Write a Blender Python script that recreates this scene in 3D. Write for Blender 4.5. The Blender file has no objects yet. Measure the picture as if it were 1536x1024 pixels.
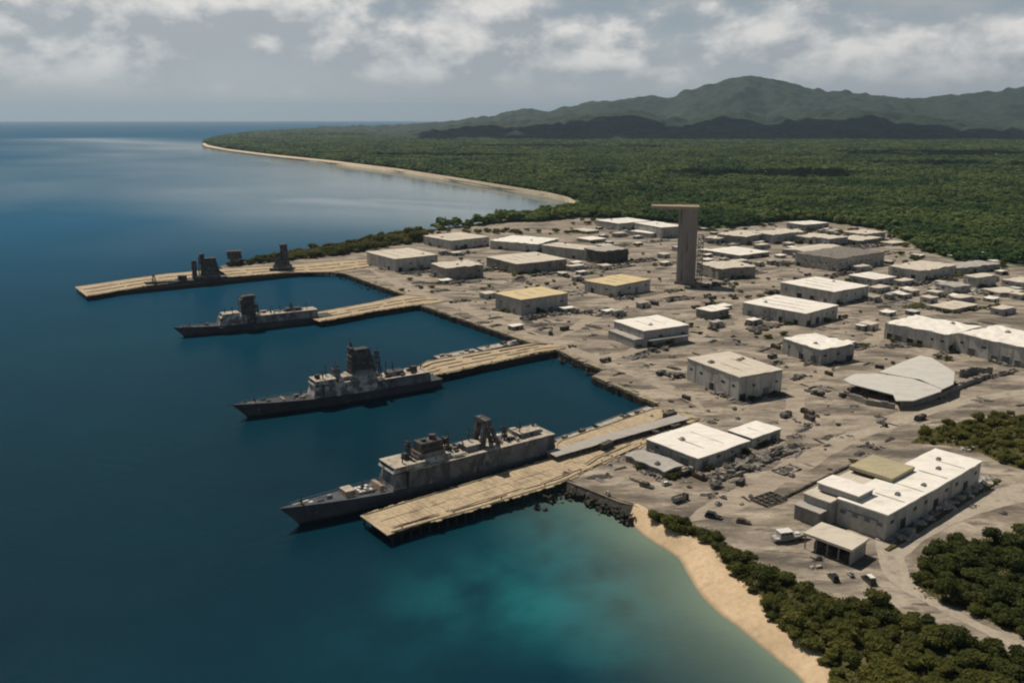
import bpy, bmesh, math, random
import numpy as np
from mathutils import Vector, Matrix
R = math.radians
rnd = random.Random(7)
S = bpy.context.scene
C = S.collection

# ------------------------------------------------------------------ camera
F, H, YH = 1330.0, 150.0, 178.0          # focal length in photo pixels, flying height, horizon row
PITCH = math.atan((512 - YH) / F)
cam = bpy.data.cameras.new('camera')
cam.sensor_width = 36.0
cam.lens = 36.0 * F / 1536.0
cam.clip_start, cam.clip_end = 1.0, 300000.0
camo = bpy.data.objects.new('camera', cam); C.objects.link(camo)
camo.location = (0, 0, H)
camo.rotation_euler = (math.pi / 2 - PITCH, 0, 0)
S.camera = camo
S.cycles.filter_width = 2.1
S.view_settings.view_transform = 'Standard'
S.view_settings.look = 'None'
S.view_settings.exposure = -0.02
S.view_settings.gamma = 1.0
S.cycles.max_bounces = 5
S.cycles.volume_bounces = 0

# ------------------------------------------------------------------ sun and sky
SUN_EL = R(58)
SUN_AZ = math.atan2(-0.63, 0.78)          # from +Y towards +X
sun_dir = Vector((math.sin(SUN_AZ) * math.cos(SUN_EL), math.cos(SUN_AZ) * math.cos(SUN_EL), math.sin(SUN_EL)))
sl = bpy.data.lights.new('sun', 'SUN')
sl.energy = 4.3; sl.angle = R(0.5); sl.color = (1.0, 0.9, 0.76)
so = bpy.data.objects.new('sun', sl); C.objects.link(so)
so.location = (0, 0, 3000)
so.rotation_euler = sun_dir.to_track_quat('Z', 'Y').to_euler()

W = bpy.data.worlds.new('World'); S.world = W; W.use_nodes = True
nt = W.node_tree; nt.nodes.clear()
def N(tree, t, **kw):
    n = tree.nodes.new(t)
    for k, v in kw.items(): setattr(n, k, v)
    return n
def build_world():
    L = nt.links.new
    out = N(nt, 'ShaderNodeOutputWorld'); bg = N(nt, 'ShaderNodeBackground'); bg.inputs['Strength'].default_value = 0.08
    sky = N(nt, 'ShaderNodeTexSky', sky_type='NISHITA', sun_disc=False)
    sky.sun_elevation = SUN_EL; sky.sun_rotation = SUN_AZ % (2 * math.pi); sky.altitude = 150; sky.dust_density = 2.0
    tc = N(nt, 'ShaderNodeTexCoord'); sep = N(nt, 'ShaderNodeSeparateXYZ'); L(tc.outputs['Generated'], sep.inputs[0])
    az = N(nt, 'ShaderNodeMath', operation='ARCTAN2'); L(sep.outputs['X'], az.inputs[0]); L(sep.outputs['Y'], az.inputs[1])
    # cloud layer coordinates: azimuth and a height that widens the puffs upward
    com = N(nt, 'ShaderNodeCombineXYZ'); L(az.outputs[0], com.inputs['X'])
    elv = N(nt, 'ShaderNodeMath', operation='MULTIPLY'); L(sep.outputs['Z'], elv.inputs[0]); elv.inputs[1].default_value = 1.7
    L(elv.outputs[0], com.inputs['Y'])
    com.inputs['Z'].default_value = 0.37
    def noise(scale, det, rough, dist, src=com):
        n = N(nt, 'ShaderNodeTexNoise'); L(src.outputs[0], n.inputs['Vector'])
        n.inputs['Scale'].default_value = scale; n.inputs['Detail'].default_value = det
        n.inputs['Roughness'].default_value = rough; n.inputs['Distortion'].default_value = dist
        return n
    # the same noise a little higher up tells the lit tops from the grey bases
    sh = N(nt, 'ShaderNodeVectorMath', operation='ADD'); L(com.outputs[0], sh.inputs[0]); sh.inputs[1].default_value = (-0.010, 0.030, 0)
    n1 = noise(8.6, 9, 0.55, 0.10); n2 = noise(8.6, 9, 0.55, 0.10, sh); nb = noise(3.4, 3, 0.5, 0.0)
    dif = N(nt, 'ShaderNodeMath', operation='SUBTRACT'); L(n1.outputs[0], dif.inputs[0]); L(n2.outputs[0], dif.inputs[1])
    lit = N(nt, 'ShaderNodeMapRange'); L(dif.outputs[0], lit.inputs[0])
    lit.inputs['From Min'].default_value = -0.05; lit.inputs['From Max'].default_value = 0.12
    cc = N(nt, 'ShaderNodeMix', data_type='RGBA'); L(lit.outputs[0], cc.inputs['Factor'])
    cc.inputs['A'].default_value = (5.0, 5.4, 5.75, 1); cc.inputs['B'].default_value = (10.2, 9.9, 9.5, 1)
    # where there is cloud: more of it higher up, a smooth grey veil near the horizon
    s1 = N(nt, 'ShaderNodeMath', operation='MULTIPLY_ADD'); L(nb.outputs[0], s1.inputs[0]); s1.inputs[1].default_value = 0.55; L(n1.outputs[0], s1.inputs[2])
    cov = N(nt, 'ShaderNodeMapRange', interpolation_type='SMOOTHSTEP'); L(s1.outputs[0], cov.inputs[0])
    cov.inputs['From Min'].default_value = 0.57; cov.inputs['From Max'].default_value = 0.75
    up = N(nt, 'ShaderNodeMapRange', interpolation_type='SMOOTHSTEP'); L(sep.outputs['Z'], up.inputs[0])
    up.inputs['From Min'].default_value = 0.008; up.inputs['From Max'].default_value = 0.07
    ca = N(nt, 'ShaderNodeMath', operation='MULTIPLY'); L(cov.outputs[0], ca.inputs[0]); L(up.outputs[0], ca.inputs[1])
    # hazy blue-grey veil mixed over the clear sky
    veil = N(nt, 'ShaderNodeMix', data_type='RGBA'); veil.inputs['Factor'].default_value = 0.88
    L(sky.outputs[0], veil.inputs['A'])
    vcol = N(nt, 'ShaderNodeValToRGB'); L(sep.outputs['Z'], vcol.inputs[0]); e = vcol.color_ramp.elements
    e[0].position = 0.0; e[0].color = (7.0, 7.2, 7.3, 1); e[1].position = 0.10; e[1].color = (4.0, 4.7, 5.3, 1)
    for q, col in ((0.20, (2.4, 3.1, 3.8, 1)), (0.42, (0.50, 0.85, 1.25, 1)), (1.0, (0.35, 0.62, 0.95, 1))):
        x = e.new(q); x.color = col
    L(vcol.outputs[0], veil.inputs['B'])
    # overhead the deck thins out and gets darker
    hi = N(nt, 'ShaderNodeMapRange', interpolation_type='SMOOTHSTEP'); L(sep.outputs['Z'], hi.inputs[0])
    hi.inputs['From Min'].default_value = 0.14; hi.inputs['From Max'].default_value = 0.35; hi.inputs['To Min'].default_value = 1.0; hi.inputs['To Max'].default_value = 0.03
    ca2 = N(nt, 'ShaderNodeMath', operation='MULTIPLY'); L(ca.outputs[0], ca2.inputs[0]); L(hi.outputs[0], ca2.inputs[1])
    fin = N(nt, 'ShaderNodeMix', data_type='RGBA'); L(ca2.outputs[0], fin.inputs['Factor']); L(veil.outputs['Result'], fin.inputs['A']); L(cc.outputs['Result'], fin.inputs['B'])
    L(fin.outputs['Result'], bg.inputs['Color']); L(bg.outputs[0], out.inputs[0])
build_world()

# ------------------------------------------------------------------ pixel <-> ground
def G(px, py, z=0.0):
    dx = (px - 768) / F; dy = (512 - py) / F
    c, s = math.cos(PITCH), math.sin(PITCH)
    d = (dx, c + dy * s, -s + dy * c)
    t = (z - H) / d[2]
    return Vector((d[0] * t, d[1] * t, z))
def ZT(px, py, z0, ytop):
    """height of the point of photo row ytop on the vertical through the ground point (px,py)"""
    b = G(px, py, z0)
    dy = (512 - ytop) / F; c, s = math.cos(PITCH), math.sin(PITCH)
    return H + b.y * (-s + dy * c) / (c + dy * s)
GZ = 4.0

# ------------------------------------------------------------------ materials
MATS = {}
def mat(name, c1, c2=None, scale=0.3, rough=0.85, c3=None, scale3=0.05, lo=0.35, hi=0.65, lo3=0.5, hi3=0.62,
        stretch=(1, 1, 1), rot=0.0, bump=0.0, bscale=None, coords='world', fine=0.12, metallic=0.0, detail=6.0, spec=0.25):
    if name in MATS: return MATS[name]
    m = bpy.data.materials.new(name); m.use_nodes = True; MATS[name] = m
    t = m.node_tree; b = t.nodes['Principled BSDF']; Lk = t.links.new
    b.inputs['Roughness'].default_value = rough; b.inputs['Metallic'].default_value = metallic
    b.inputs['Specular IOR Level'].default_value = spec
    if coords == 'world':
        g = N(t, 'ShaderNodeNewGeometry'); src = g.outputs['Position']
    else:
        g = N(t, 'ShaderNodeTexCoord'); src = g.outputs['Object']
    mp = N(t, 'ShaderNodeMapping'); Lk(src, mp.inputs[0]); mp.inputs['Scale'].default_value = stretch; mp.inputs['Rotation'].default_value = (0, 0, rot)
    def noise(sc, de=detail, ro=0.6):
        n = N(t, 'ShaderNodeTexNoise'); Lk(mp.outputs[0], n.inputs['Vector'])
        n.inputs['Scale'].default_value = sc; n.inputs['Detail'].default_value = de; n.inputs['Roughness'].default_value = ro
        return n
    def ramp(n, a, bb):
        r = N(t, 'ShaderNodeMapRange'); Lk(n.outputs[0], r.inputs[0]); r.inputs[1].default_value = a; r.inputs[2].default_value = bb; return r
    c2 = c2 or tuple(v * 0.7 for v in c1)
    mx = N(t, 'ShaderNodeMix', data_type='RGBA'); mx.inputs['A'].default_value = (*c1, 1); mx.inputs['B'].default_value = (*c2, 1)
    Lk(ramp(noise(scale), lo, hi).outputs[0], mx.inputs['Factor']); cur = mx
    if c3:
        m3 = N(t, 'ShaderNodeMix', data_type='RGBA'); Lk(cur.outputs['Result'], m3.inputs['A']); m3.inputs['B'].default_value = (*c3, 1)
        Lk(ramp(noise(scale3), lo3, hi3).outputs[0], m3.inputs['Factor']); cur = m3
    if fine:
        hs = N(t, 'ShaderNodeHueSaturation'); Lk(cur.outputs['Result'], hs.inputs['Color'])
        fr = ramp(noise(scale * 7, 4, 0.7), 0.25, 0.75); fr.inputs[3].default_value = 1 - fine * 2; fr.inputs[4].default_value = 1 + fine * 2
        Lk(fr.outputs[0], hs.inputs['Value']); Lk(hs.outputs[0], b.inputs['Base Color'])
    else:
        Lk(cur.outputs['Result'], b.inputs['Base Color'])
    if bump:
        bp = N(t, 'ShaderNodeBump'); bp.inputs['Strength'].default_value = bump; bp.inputs['Distance'].default_value = 0.3
        Lk(noise(bscale or scale * 4).outputs[0], bp.inputs['Height']); Lk(bp.outputs[0], b.inputs['Normal'])
    return m
# ------------------------------------------------------------------ mesh helpers
class MB:
    """collects shapes; build() links them as ONE mesh object"""
    def __init__(self): self.v = []; self.f = []; self.mi = []; self.cur = 0
    def add(self, vs, fs):
        o = len(self.v); self.v += [tuple(x) for x in vs]; self.f += [tuple(i + o for i in f) for f in fs]; self.mi += [self.cur] * len(fs)
    def prism(self, poly, z0, z1, top=None):
        n = len(poly); top = top or poly
        vs = [(p[0], p[1], z0) for p in poly] + [(p[0], p[1], z1) for p in top]
        fs = [tuple(range(n))[::-1], tuple(range(n, 2 * n))] + [(i, (i + 1) % n, n + (i + 1) % n, n + i) for i in range(n)]
        self.add(vs, fs); return self
    def box(self, x0, x1, y0, y1, z0, z1):
        return self.prism([(x0, y0), (x1, y0), (x1, y1), (x0, y1)], z0, z1)
    def rbox(self, c, s, rz=0, tilt=(0, 0)):
        M = Matrix.Translation(c) @ Matrix.Rotation(rz, 4, 'Z') @ Matrix.Rotation(tilt[0], 4, 'X') @ Matrix.Rotation(tilt[1], 4, 'Y')
        vs = [M @ Vector((a * s[0] / 2, b * s[1] / 2, d * s[2] / 2)) for a, b, d in
              ((-1, -1, -1), (1, -1, -1), (1, 1, -1), (-1, 1, -1), (-1, -1, 1), (1, -1, 1), (1, 1, 1), (-1, 1, 1))]
        self.add(vs, [(3, 2, 1, 0), (4, 5, 6, 7), (0, 1, 5, 4), (1, 2, 6, 5), (2, 3, 7, 6), (3, 0, 4, 7)]); return self
    def tube(self, p, q, r0, r1=None, n=8):
        p, q = Vector(p), Vector(q); r1 = r0 if r1 is None else r1
        d = (q - p).normalized(); a = d.orthogonal().normalized(); b = d.cross(a)
        vs = []
        for c, r in ((p, r0), (q, r1)):
            for k in range(n):
                an = 2 * math.pi * k / n; vs.append(c + a * (r * math.cos(an)) + b * (r * math.sin(an)))
        fs = [tuple(range(n))[::-1], tuple(range(n, 2 * n))] + [(k, (k + 1) % n, n + (k + 1) % n, n + k) for k in range(n)]
        self.add(vs, fs); return self
    def loft(self, rings, closed=True, caps=True):
        n = len(rings[0]); vs = [v for r in rings for v in r]; fs = []
        for i in range(len(rings) - 1):
            for k in range(n if closed else n - 1):
                k2 = (k + 1) % n
                fs.append((i * n + k, i * n + k2, (i + 1) * n + k2, (i + 1) * n + k))
        if caps: fs += [tuple(range(n))[::-1], tuple(range((len(rings) - 1) * n, len(rings) * n))]
        self.add(vs, fs); return self
    def blob(self, c, s, seed=0, sub=2, amp=0.25):
        bm = bmesh.new(); bmesh.ops.create_icosphere(bm, subdivisions=sub, radius=1.0)
        r = random.Random(seed); k = [Vector((r.uniform(-3, 3), r.uniform(-3, 3), r.uniform(-3, 3))) for _ in range(4)]
        vs = []
        for v in bm.verts:
            d = 1 + amp * sum(math.sin(q.dot(v.co) + i) for i, q in enumerate(k)) / 2
            vs.append((c[0] + v.co.x * d * s[0], c[1] + v.co.y * d * s[1], c[2] + v.co.z * d * s[2]))
        bm.verts.index_update()
        fs = [tuple(v.index for v in f.verts) for f in bm.faces]; bm.free()
        self.add(vs, fs); return self
    def mesh(self, name, mats, smooth=False):
        me = bpy.data.meshes.new(name); me.from_pydata(self.v, [], self.f)
        for m in (mats if isinstance(mats, (list, tuple)) else [mats]): me.materials.append(m)
        me.polygons.foreach_set('material_index', self.mi)
        if smooth: me.polygons.foreach_set('use_smooth', [True] * len(me.polygons))
        me.update()
        bm = bmesh.new(); bm.from_mesh(me); bmesh.ops.recalc_face_normals(bm, faces=bm.faces); bm.to_mesh(me); bm.free()
        return me
    def build(self, name, mats, parent=None, smooth=False, loc=None, rz=0, label=None):
        o = bpy.data.objects.new(name, self.mesh(name, mats, smooth)); C.objects.link(o)
        if parent is not None: o.parent = parent
        if loc is not None: o.location = loc
        o.rotation_euler.z = rz
        if label: o['label'] = label
        return o
def tag(o, label, cat, group=None, kind=None):
    if label: o['label'] = label
    if cat: o['category'] = cat
    if group: o['group'] = group
    if kind: o['kind'] = kind
    return o
def thing(name, label, cat, loc=(0, 0, 0), rz=0, group=None):
    o = bpy.data.objects.new(name, None); C.objects.link(o); o.location = loc; o.rotation_euler = (0, 0, rz)
    o.empty_display_size = 1
    return tag(o, label, cat, group)
KIDS = {}
def dup(root, loc, rz=0, label=None, group=None, scale=None):
    r = root.copy(); C.objects.link(r); r.location = loc; r.rotation_euler = (0, 0, rz)
    if label: r['label'] = label
    if group: r['group'] = group
    if scale: r.scale = scale
    for ch in kids(root):
        c = ch.copy(); C.objects.link(c); c.parent = r
        for g in kids(ch):
            d = g.copy(); C.objects.link(d); d.parent = c
    return r
def kids(o):
    k = o.name
    if k not in KIDS: KIDS[k] = list(o.children)
    return KIDS[k]
def struct(o, label=None):
    o['kind'] = 'structure'; o['label'] = label or o.name.split('.')[0].replace('_', ' '); return o

# ------------------------------------------------------------------ polygons in plan
def seg_dist(px, py, line):
    d = np.full(px.shape, 1e12)
    for (ax, ay), (bx, by) in zip(line[:-1], line[1:]):
        vx, vy = bx - ax, by - ay; L2 = vx * vx + vy * vy + 1e-9
        t = np.clip(((px - ax) * vx + (py - ay) * vy) / L2, 0, 1)
        d = np.minimum(d, (px - ax - t * vx) ** 2 + (py - ay - t * vy) ** 2)
    return np.sqrt(d)
def inside(px, py, poly):
    r = np.zeros(px.shape, bool); n = len(poly)
    for i in range(n):
        (ax, ay), (bx, by) = poly[i], poly[(i + 1) % n]
        c = ((ay > py) != (by > py))
        with np.errstate(divide='ignore', invalid='ignore'):
            r ^= c & (px < (bx - ax) * (py - ay) / (by - ay + 1e-12) + ax)
    return r
def gp(pts, z=0.0): return [tuple(G(x, y, z)[:2]) for x, y in pts]
def smooth_line(pts, k=4):
    """Catmull-Rom through plan points"""
    out = []
    P = [pts[0]] + list(pts) + [pts[-1]]
    for i in range(1, len(P) - 2):
        a, b, c, d = [np.array(q) for q in P[i - 1:i + 3]]
        for s in range(k):
            t = s / k
            out.append(tuple(0.5 * ((2 * b) + (c - a) * t + (2 * a - 5 * b + 4 * c - d) * t * t + (3 * b - a - 3 * c + d) * t ** 3)))
    out.append(tuple(pts[-1])); return out
def vnoise(x, y, seed, sc):
    """cheap smooth value noise for numpy arrays"""
    rs = np.random.RandomState(seed); tab = rs.rand(256, 256)
    u, v = x / sc, y / sc; i, j = np.floor(u).astype(int), np.floor(v).astype(int); fu, fv = u - i, v - j
    fu = fu * fu * (3 - 2 * fu); fv = fv * fv * (3 - 2 * fv)
    t = lambda a, b: tab[a % 256, b % 256]
    return (t(i, j) * (1 - fu) + t(i + 1, j) * fu) * (1 - fv) + (t(i, j + 1) * (1 - fu) + t(i + 1, j + 1) * fu) * fv
def fbm(x, y, seed, sc, octv=4):
    s, a, tot = 0, 1.0, 0
    for k in range(octv): s = s + a * vnoise(x, y, seed + k, sc / 2 ** k); tot += a; a *= 0.5
    return s / tot
def grid_mesh(name, X, Y, Z, m, smooth=True, keep=None, attrs=None):
    nr, nc = X.shape
    vs = np.stack([X.ravel(), Y.ravel(), Z.ravel()], 1)
    i = np.arange(nr * nc).reshape(nr, nc)
    q = np.stack([i[:-1, :-1].ravel(), i[:-1, 1:].ravel(), i[1:, 1:].ravel(), i[1:, :-1].ravel()], 1)
    if keep is not None:
        k = keep.ravel(); q = q[k[q].any(1)]
    me = bpy.data.meshes.new(name); me.from_pydata(vs.tolist(), [], q.tolist())
    if smooth: me.polygons.foreach_set('use_smooth', [True] * len(me.polygons))
    for an, av in (attrs or {}).items():
        a = me.attributes.new(an, 'FLOAT', 'POINT'); a.data.foreach_set('value', av.ravel().astype(np.float32))
    me.materials.append(m); me.update()
    o = bpy.data.objects.new(name, me); C.objects.link(o); return o
# ------------------------------------------------------------------ outlines traced on the ground plan
BEACH_IN_PX = [(1330, 1180), (1243, 1024), (1222, 980), (1184, 958), (1150, 926), (1138, 900), (1102, 868), (1084, 845), (1058, 815), (1026, 804), (988, 784), (970, 769), (950, 757)]
BEACH_OUT_PX = [(1265, 1120), (1206, 1026), (1168, 992), (1138, 967), (1108, 942), (1076, 918), (1050, 893), (1034, 868), (1019, 840), (998, 824), (972, 808), (952, 791), (936, 772)]
FAR_SHORE_PX = [(770, 328), (830, 319), (855, 315), (860, 309), (850, 303), (820, 296), (750, 284), (680, 272), (600, 259), (500, 246), (400, 235), (340, 227), (308, 221), (302, 217)]
beach_in = smooth_line(gp(BEACH_IN_PX, GZ), 8)
beach_out = smooth_line(gp(BEACH_OUT_PX), 8)
QUAY_S = [(950, 756), (930, 753), (900, 741), (870, 729), (848, 721)]                 # rocks
QUAY_3 = [(990, 608), (888, 564)]
QUAY_3B = [(905, 555), (880, 546), (836, 525)]
QUAY_2 = [(800, 516), (632, 458)]
QUAY_1 = [(604, 441), (518, 411)]
NORTH_PX = [(505, 409), (420, 404), (335, 403), (330, 399), (400, 386), (450, 378), (500, 370), (545, 362), (590, 352), (640, 347), (700, 338)]
BACK_PX = [(314, 212), (345, 204), (390, 199), (430, 196), (520, 192), (640, 188.5)]
FAR_INNER_PX = [(830, 317), (857, 313.5), (864, 308), (853, 300.5), (822, 293), (750, 281), (680, 269.2), (600, 256.5), (500, 243.7), (400, 233), (340, 225.2), (312, 219.4), (307, 216)]
far_shore = smooth_line(gp(FAR_SHORE_PX), 4)
land = list(beach_in) + gp(QUAY_S[1:], GZ) + gp(QUAY_3, GZ) + gp(QUAY_3B, GZ) + gp(QUAY_2, GZ) + gp(QUAY_1, GZ) + gp(NORTH_PX, GZ) \
    + far_shore + gp(BACK_PX, GZ) + [(4000, 42000), (60000, 40000), (60000, -3000), (200, -200)]

# ------------------------------------------------------------------ ground
TOWN = R(35)
def ground_mat():
    m = mat('yard_ground', (0.225, 0.19, 0.152), (0.385, 0.33, 0.262), scale=0.035, c3=(0.115, 0.10, 0.083), scale3=0.022, lo=0.40, hi=0.60, lo3=0.50, hi3=0.62, stretch=(1, 2.6, 1), rot=-TOWN, bump=0.25, bscale=0.5, fine=0.16, rough=0.95)
    t = m.node_tree; b = t.nodes['Principled BSDF']; L = t.links.new
    src = b.inputs['Base Color'].links[0].from_socket
    g = N(t, 'ShaderNodeNewGeometry')
    # dark oil, ash and dry-weed blotches, and pale wheel tracks
    cur = src
    for sc, st, col, a, c, rot in ((0.09, (1, 3.5, 1), (0.07, 0.06, 0.05), 0.545, 0.66, -TOWN), (0.028, (1, 2.2, 1), (0.13, 0.105, 0.08), 0.52, 0.64, -TOWN), (0.05, (1, 1, 1), (0.15, 0.125, 0.055), 0.60, 0.74, 0),
                                   (0.16, (1, 9, 1), (0.46, 0.40, 0.32), 0.60, 0.70, -TOWN), (0.16, (9, 1, 1), (0.12, 0.105, 0.09), 0.61, 0.70, -TOWN), (0.35, (1, 1.6, 1), (0.07, 0.062, 0.05), 0.66, 0.72, 0.3)):
        mp = N(t, 'ShaderNodeMapping'); L(g.outputs['Position'], mp.inputs[0]); mp.inputs['Scale'].default_value = st; mp.inputs['Rotation'].default_value = (0, 0, rot)
        mp.inputs['Location'].default_value = (sc * 900, 40 * a, 0)
        n = N(t, 'ShaderNodeTexNoise'); L(mp.outputs[0], n.inputs['Vector']); n.inputs['Scale'].default_value = sc; n.inputs['Detail'].default_value = 7; n.inputs['Roughness'].default_value = 0.65
        r = N(t, 'ShaderNodeMapRange'); L(n.outputs[0], r.inputs[0]); r.inputs[1].default_value = a; r.inputs[2].default_value = c; r.inputs[4].default_value = 0.8
        x = N(t, 'ShaderNodeMix', data_type='RGBA'); L(r.outputs[0], x.inputs['Factor']); L(cur, x.inputs['A']); x.inputs['B'].default_value = (*col, 1)
        cur = x.outputs['Result']
    L(cur, b.inputs['Base Color'])
    return m
M_GROUND = ground_mat()
gm = MB(); gm.prism(land, -3.0, GZ)
struct(gm.build('ground', M_GROUND), 'pale dusty dockyard ground and island plain')

# ------------------------------------------------------------------ sea
def build_sea():
    rr = np.concatenate([np.geomspace(40, 3000, 330), np.geomspace(3060, 52000, 110)])
    az = np.concatenate([np.linspace(-180, -46, 24, endpoint=False), np.linspace(-46, 46, 330), np.linspace(46, 180, 24)[1:]])
    Rr, Az = np.meshgrid(rr, np.radians(az), indexing='ij')
    X, Y = Rr * np.sin(Az), Rr * np.cos(Az); Z = np.zeros_like(X)
    db = seg_dist(X, Y, beach_out + gp(QUAY_S[:3]))
    shallow = np.exp(-np.maximum(db, 0) / 27.0) * (0.85 + 0.3 * fbm(X, Y, 3, 22))
    # a pale sandbank with a turquoise tongue off the southern pier
    patch = np.zeros_like(X)
    for (px, py, rad, amp) in ((820, 905, 22, 0.62), (880, 870, 24, 0.55), (930, 900, 18, 0.5), (900, 940, 16, 0.42), (850, 820, 26, 0.4), (760, 860, 22, 0.34), (880, 800, 30, 0.5), (680, 900, 24, 0.3), (900, 960, 18, 0.35), (600, 960, 30, 0.10)):
        c = G(px, py); patch = np.maximum(patch, amp * np.exp(-((X - c.x) ** 2 + (Y - c.y) ** 2) / (rad * rad)))
    patch = patch * np.clip(-0.25 + 2.3 * fbm(X, Y, 9, 12, 5), 0, 1.2)
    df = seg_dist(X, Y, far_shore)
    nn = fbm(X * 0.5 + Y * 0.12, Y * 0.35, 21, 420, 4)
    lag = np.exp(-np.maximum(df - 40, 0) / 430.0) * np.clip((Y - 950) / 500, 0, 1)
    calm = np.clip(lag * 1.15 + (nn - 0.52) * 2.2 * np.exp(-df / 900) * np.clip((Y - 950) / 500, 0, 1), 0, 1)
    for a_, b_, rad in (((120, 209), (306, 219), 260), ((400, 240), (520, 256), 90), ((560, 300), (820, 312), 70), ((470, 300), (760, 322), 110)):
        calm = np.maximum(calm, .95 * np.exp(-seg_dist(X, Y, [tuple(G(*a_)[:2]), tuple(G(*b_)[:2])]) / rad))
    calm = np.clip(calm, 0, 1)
    reef = np.exp(-np.maximum(df, 0) / 90.0)
    m = bpy.data.materials.new('sea_water'); m.use_nodes = True; t = m.node_tree; b = t.nodes['Principled BSDF']; L = t.links.new
    def attr(n): a = N(t, 'ShaderNodeAttribute'); a.attribute_name = n; return a.outputs['Fac']
    def mix(f, A, Bc):
        x = N(t, 'ShaderNodeMix', data_type='RGBA'); L(f, x.inputs['Factor'])
        if isinstance(A, tuple): x.inputs['A'].default_value = (*A, 1)
        else: L(A, x.inputs['A'])
        x.inputs['B'].default_value = (*Bc, 1); return x.outputs['Result']
    g = N(t, 'ShaderNodeNewGeometry')
    def noise(sc, de, st=(1, 1, 1), rot=0):
        mp = N(t, 'ShaderNodeMapping'); L(g.outputs['Position'], mp.inputs[0]); mp.inputs['Scale'].default_value = st; mp.inputs['Rotation'].default_value = (0, 0, rot)
        n = N(t, 'ShaderNodeTexNoise'); L(mp.outputs[0], n.inputs['Vector']); n.inputs['Scale'].default_value = sc; n.inputs['Detail'].default_value = de; n.inputs['Roughness'].default_value = 0.6; return n.outputs[0]
    def rng(s, a, bb, c=0.0, d=1.0):
        r = N(t, 'ShaderNodeMapRange'); L(s, r.inputs[0]); r.inputs[1].default_value = a; r.inputs[2].default_value = bb; r.inputs[3].default_value = c; r.inputs[4].default_value = d; return r.outputs[0]
    base = mix(rng(noise(0.006, 5), 0.35, 0.7), (0.0018, 0.021, 0.035), (0.003, 0.032, 0.050))
    far_ = N(t, 'ShaderNodeVectorMath', operation='LENGTH'); L(g.outputs['Position'], far_.inputs[0])  # distance drives a bluer colour standing in for reflected sky
    base = mix(rng(far_.outputs['Value'], 420, 1500), base, (0.011, 0.090, 0.175)); base = mix(attr('calm'), base, (0.20, 0.28, 0.33))  # calm mix paints pale sky reflection into the base colour
    base = mix(attr('patch'), base, (0.014, 0.165, 0.190))
    base = mix(rng(attr('shallow'), 0.12, 1.0), base, (0.150, 0.205, 0.160))
    base = mix(attr('reef'), base, (0.10, 0.16, 0.17))
    # reef speckle in the shoal south of the pier
    sp = N(t, 'ShaderNodeMath', operation='MULTIPLY'); L(rng(noise(0.9, 6), 0.62, 0.72), sp.inputs[0]); L(rng(attr('patch'), 0.03, 0.25), sp.inputs[1])
    base = mix(sp.outputs[0], base, (0.03, 0.09, 0.10))
    df_ = N(t, 'ShaderNodeBsdfDiffuse'); gl = N(t, 'ShaderNodeBsdfGlossy'); L(base, df_.inputs['Color'])
    L(rng(attr('calm'), 0, 1, 0.12, 0.06), gl.inputs['Roughness'])
    h = N(t, 'ShaderNodeMath', operation='MULTIPLY_ADD'); L(noise(0.11, 3, (1, 2.2, 1), 0.5), h.inputs[0]); h.inputs[1].default_value = 1.6
    L(noise(0.55, 5, (1, 1.8, 1), 0.25), h.inputs[2])
    bp = N(t, 'ShaderNodeBump'); L(h.outputs[0], bp.inputs['Height']); bp.inputs['Distance'].default_value = 0.9
    gust = N(t, 'ShaderNodeMath', operation='MULTIPLY'); L(rng(noise(0.004, 4, (1, 2.5, 1), 0.15), 0.3, 0.7, 0.7, 1.15), gust.inputs[0]); L(rng(attr('calm'), 0, 1, 0.21, 0.05), gust.inputs[1])
    L(gust.outputs[0], bp.inputs['Strength']); L(bp.outputs[0], gl.inputs['Normal']); L(bp.outputs[0], df_.inputs['Normal'])
    # a rough sea never mirrors as strongly at grazing angles as a flat one
    fr = N(t, 'ShaderNodeFresnel'); fr.inputs['IOR'].default_value = 1.33; L(bp.outputs[0], fr.inputs['Normal'])
    mn = N(t, 'ShaderNodeMath', operation='MINIMUM'); L(fr.outputs[0], mn.inputs[0]); L(rng(attr('calm'), 0, 1, 0.055, 0.82), mn.inputs[1])
    ms = N(t, 'ShaderNodeMixShader'); L(mn.outputs[0], ms.inputs[0]); L(df_.outputs[0], ms.inputs[1]); L(gl.outputs[0], ms.inputs[2])
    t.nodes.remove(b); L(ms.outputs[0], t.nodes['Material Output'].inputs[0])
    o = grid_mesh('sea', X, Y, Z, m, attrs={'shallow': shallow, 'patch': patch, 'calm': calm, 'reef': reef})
    struct(o, 'deep blue sea and calm pale bay')
build_sea()

# ------------------------------------------------------------------ beaches
def strip(name, inner, outer, zi, zo, m, k=5, n=160, wob=0.0, label=None, dome=0.0, flat=0.0, match=False):
    def resample(l):
        if match: return np.array(l)
        l = np.array(l); s = np.concatenate([[0], np.cumsum(np.hypot(*np.diff(l, axis=0).T))]); q = np.linspace(0, s[-1], n)
        return np.stack([np.interp(q, s, l[:, 0]), np.interp(q, s, l[:, 1])], 1)
    A, B = resample(inner), resample(outer)
    u = np.linspace(0, 1, k)
    X = A[:, None, 0] * (1 - u) + B[:, None, 0] * u; Y = A[:, None, 1] * (1 - u) + B[:, None, 1] * u
    Z = zi - (zi - zo) * np.clip((u - flat) / (1 - flat), 0, 1) ** 1.15 + 0 * X + dome * np.sin(u * math.pi) + wob * (fbm(X, Y, 5, 6) - 0.5)
    return struct(grid_mesh(name, X, Y, Z, m), label)
def off_line(line, d):
    l = np.array(line); t = np.gradient(l, axis=0); t /= np.hypot(t[:, 0], t[:, 1])[:, None] + 1e-9
    return [tuple(p) for p in l + np.stack([-t[:, 1], t[:, 0]], 1) * d]
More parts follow.
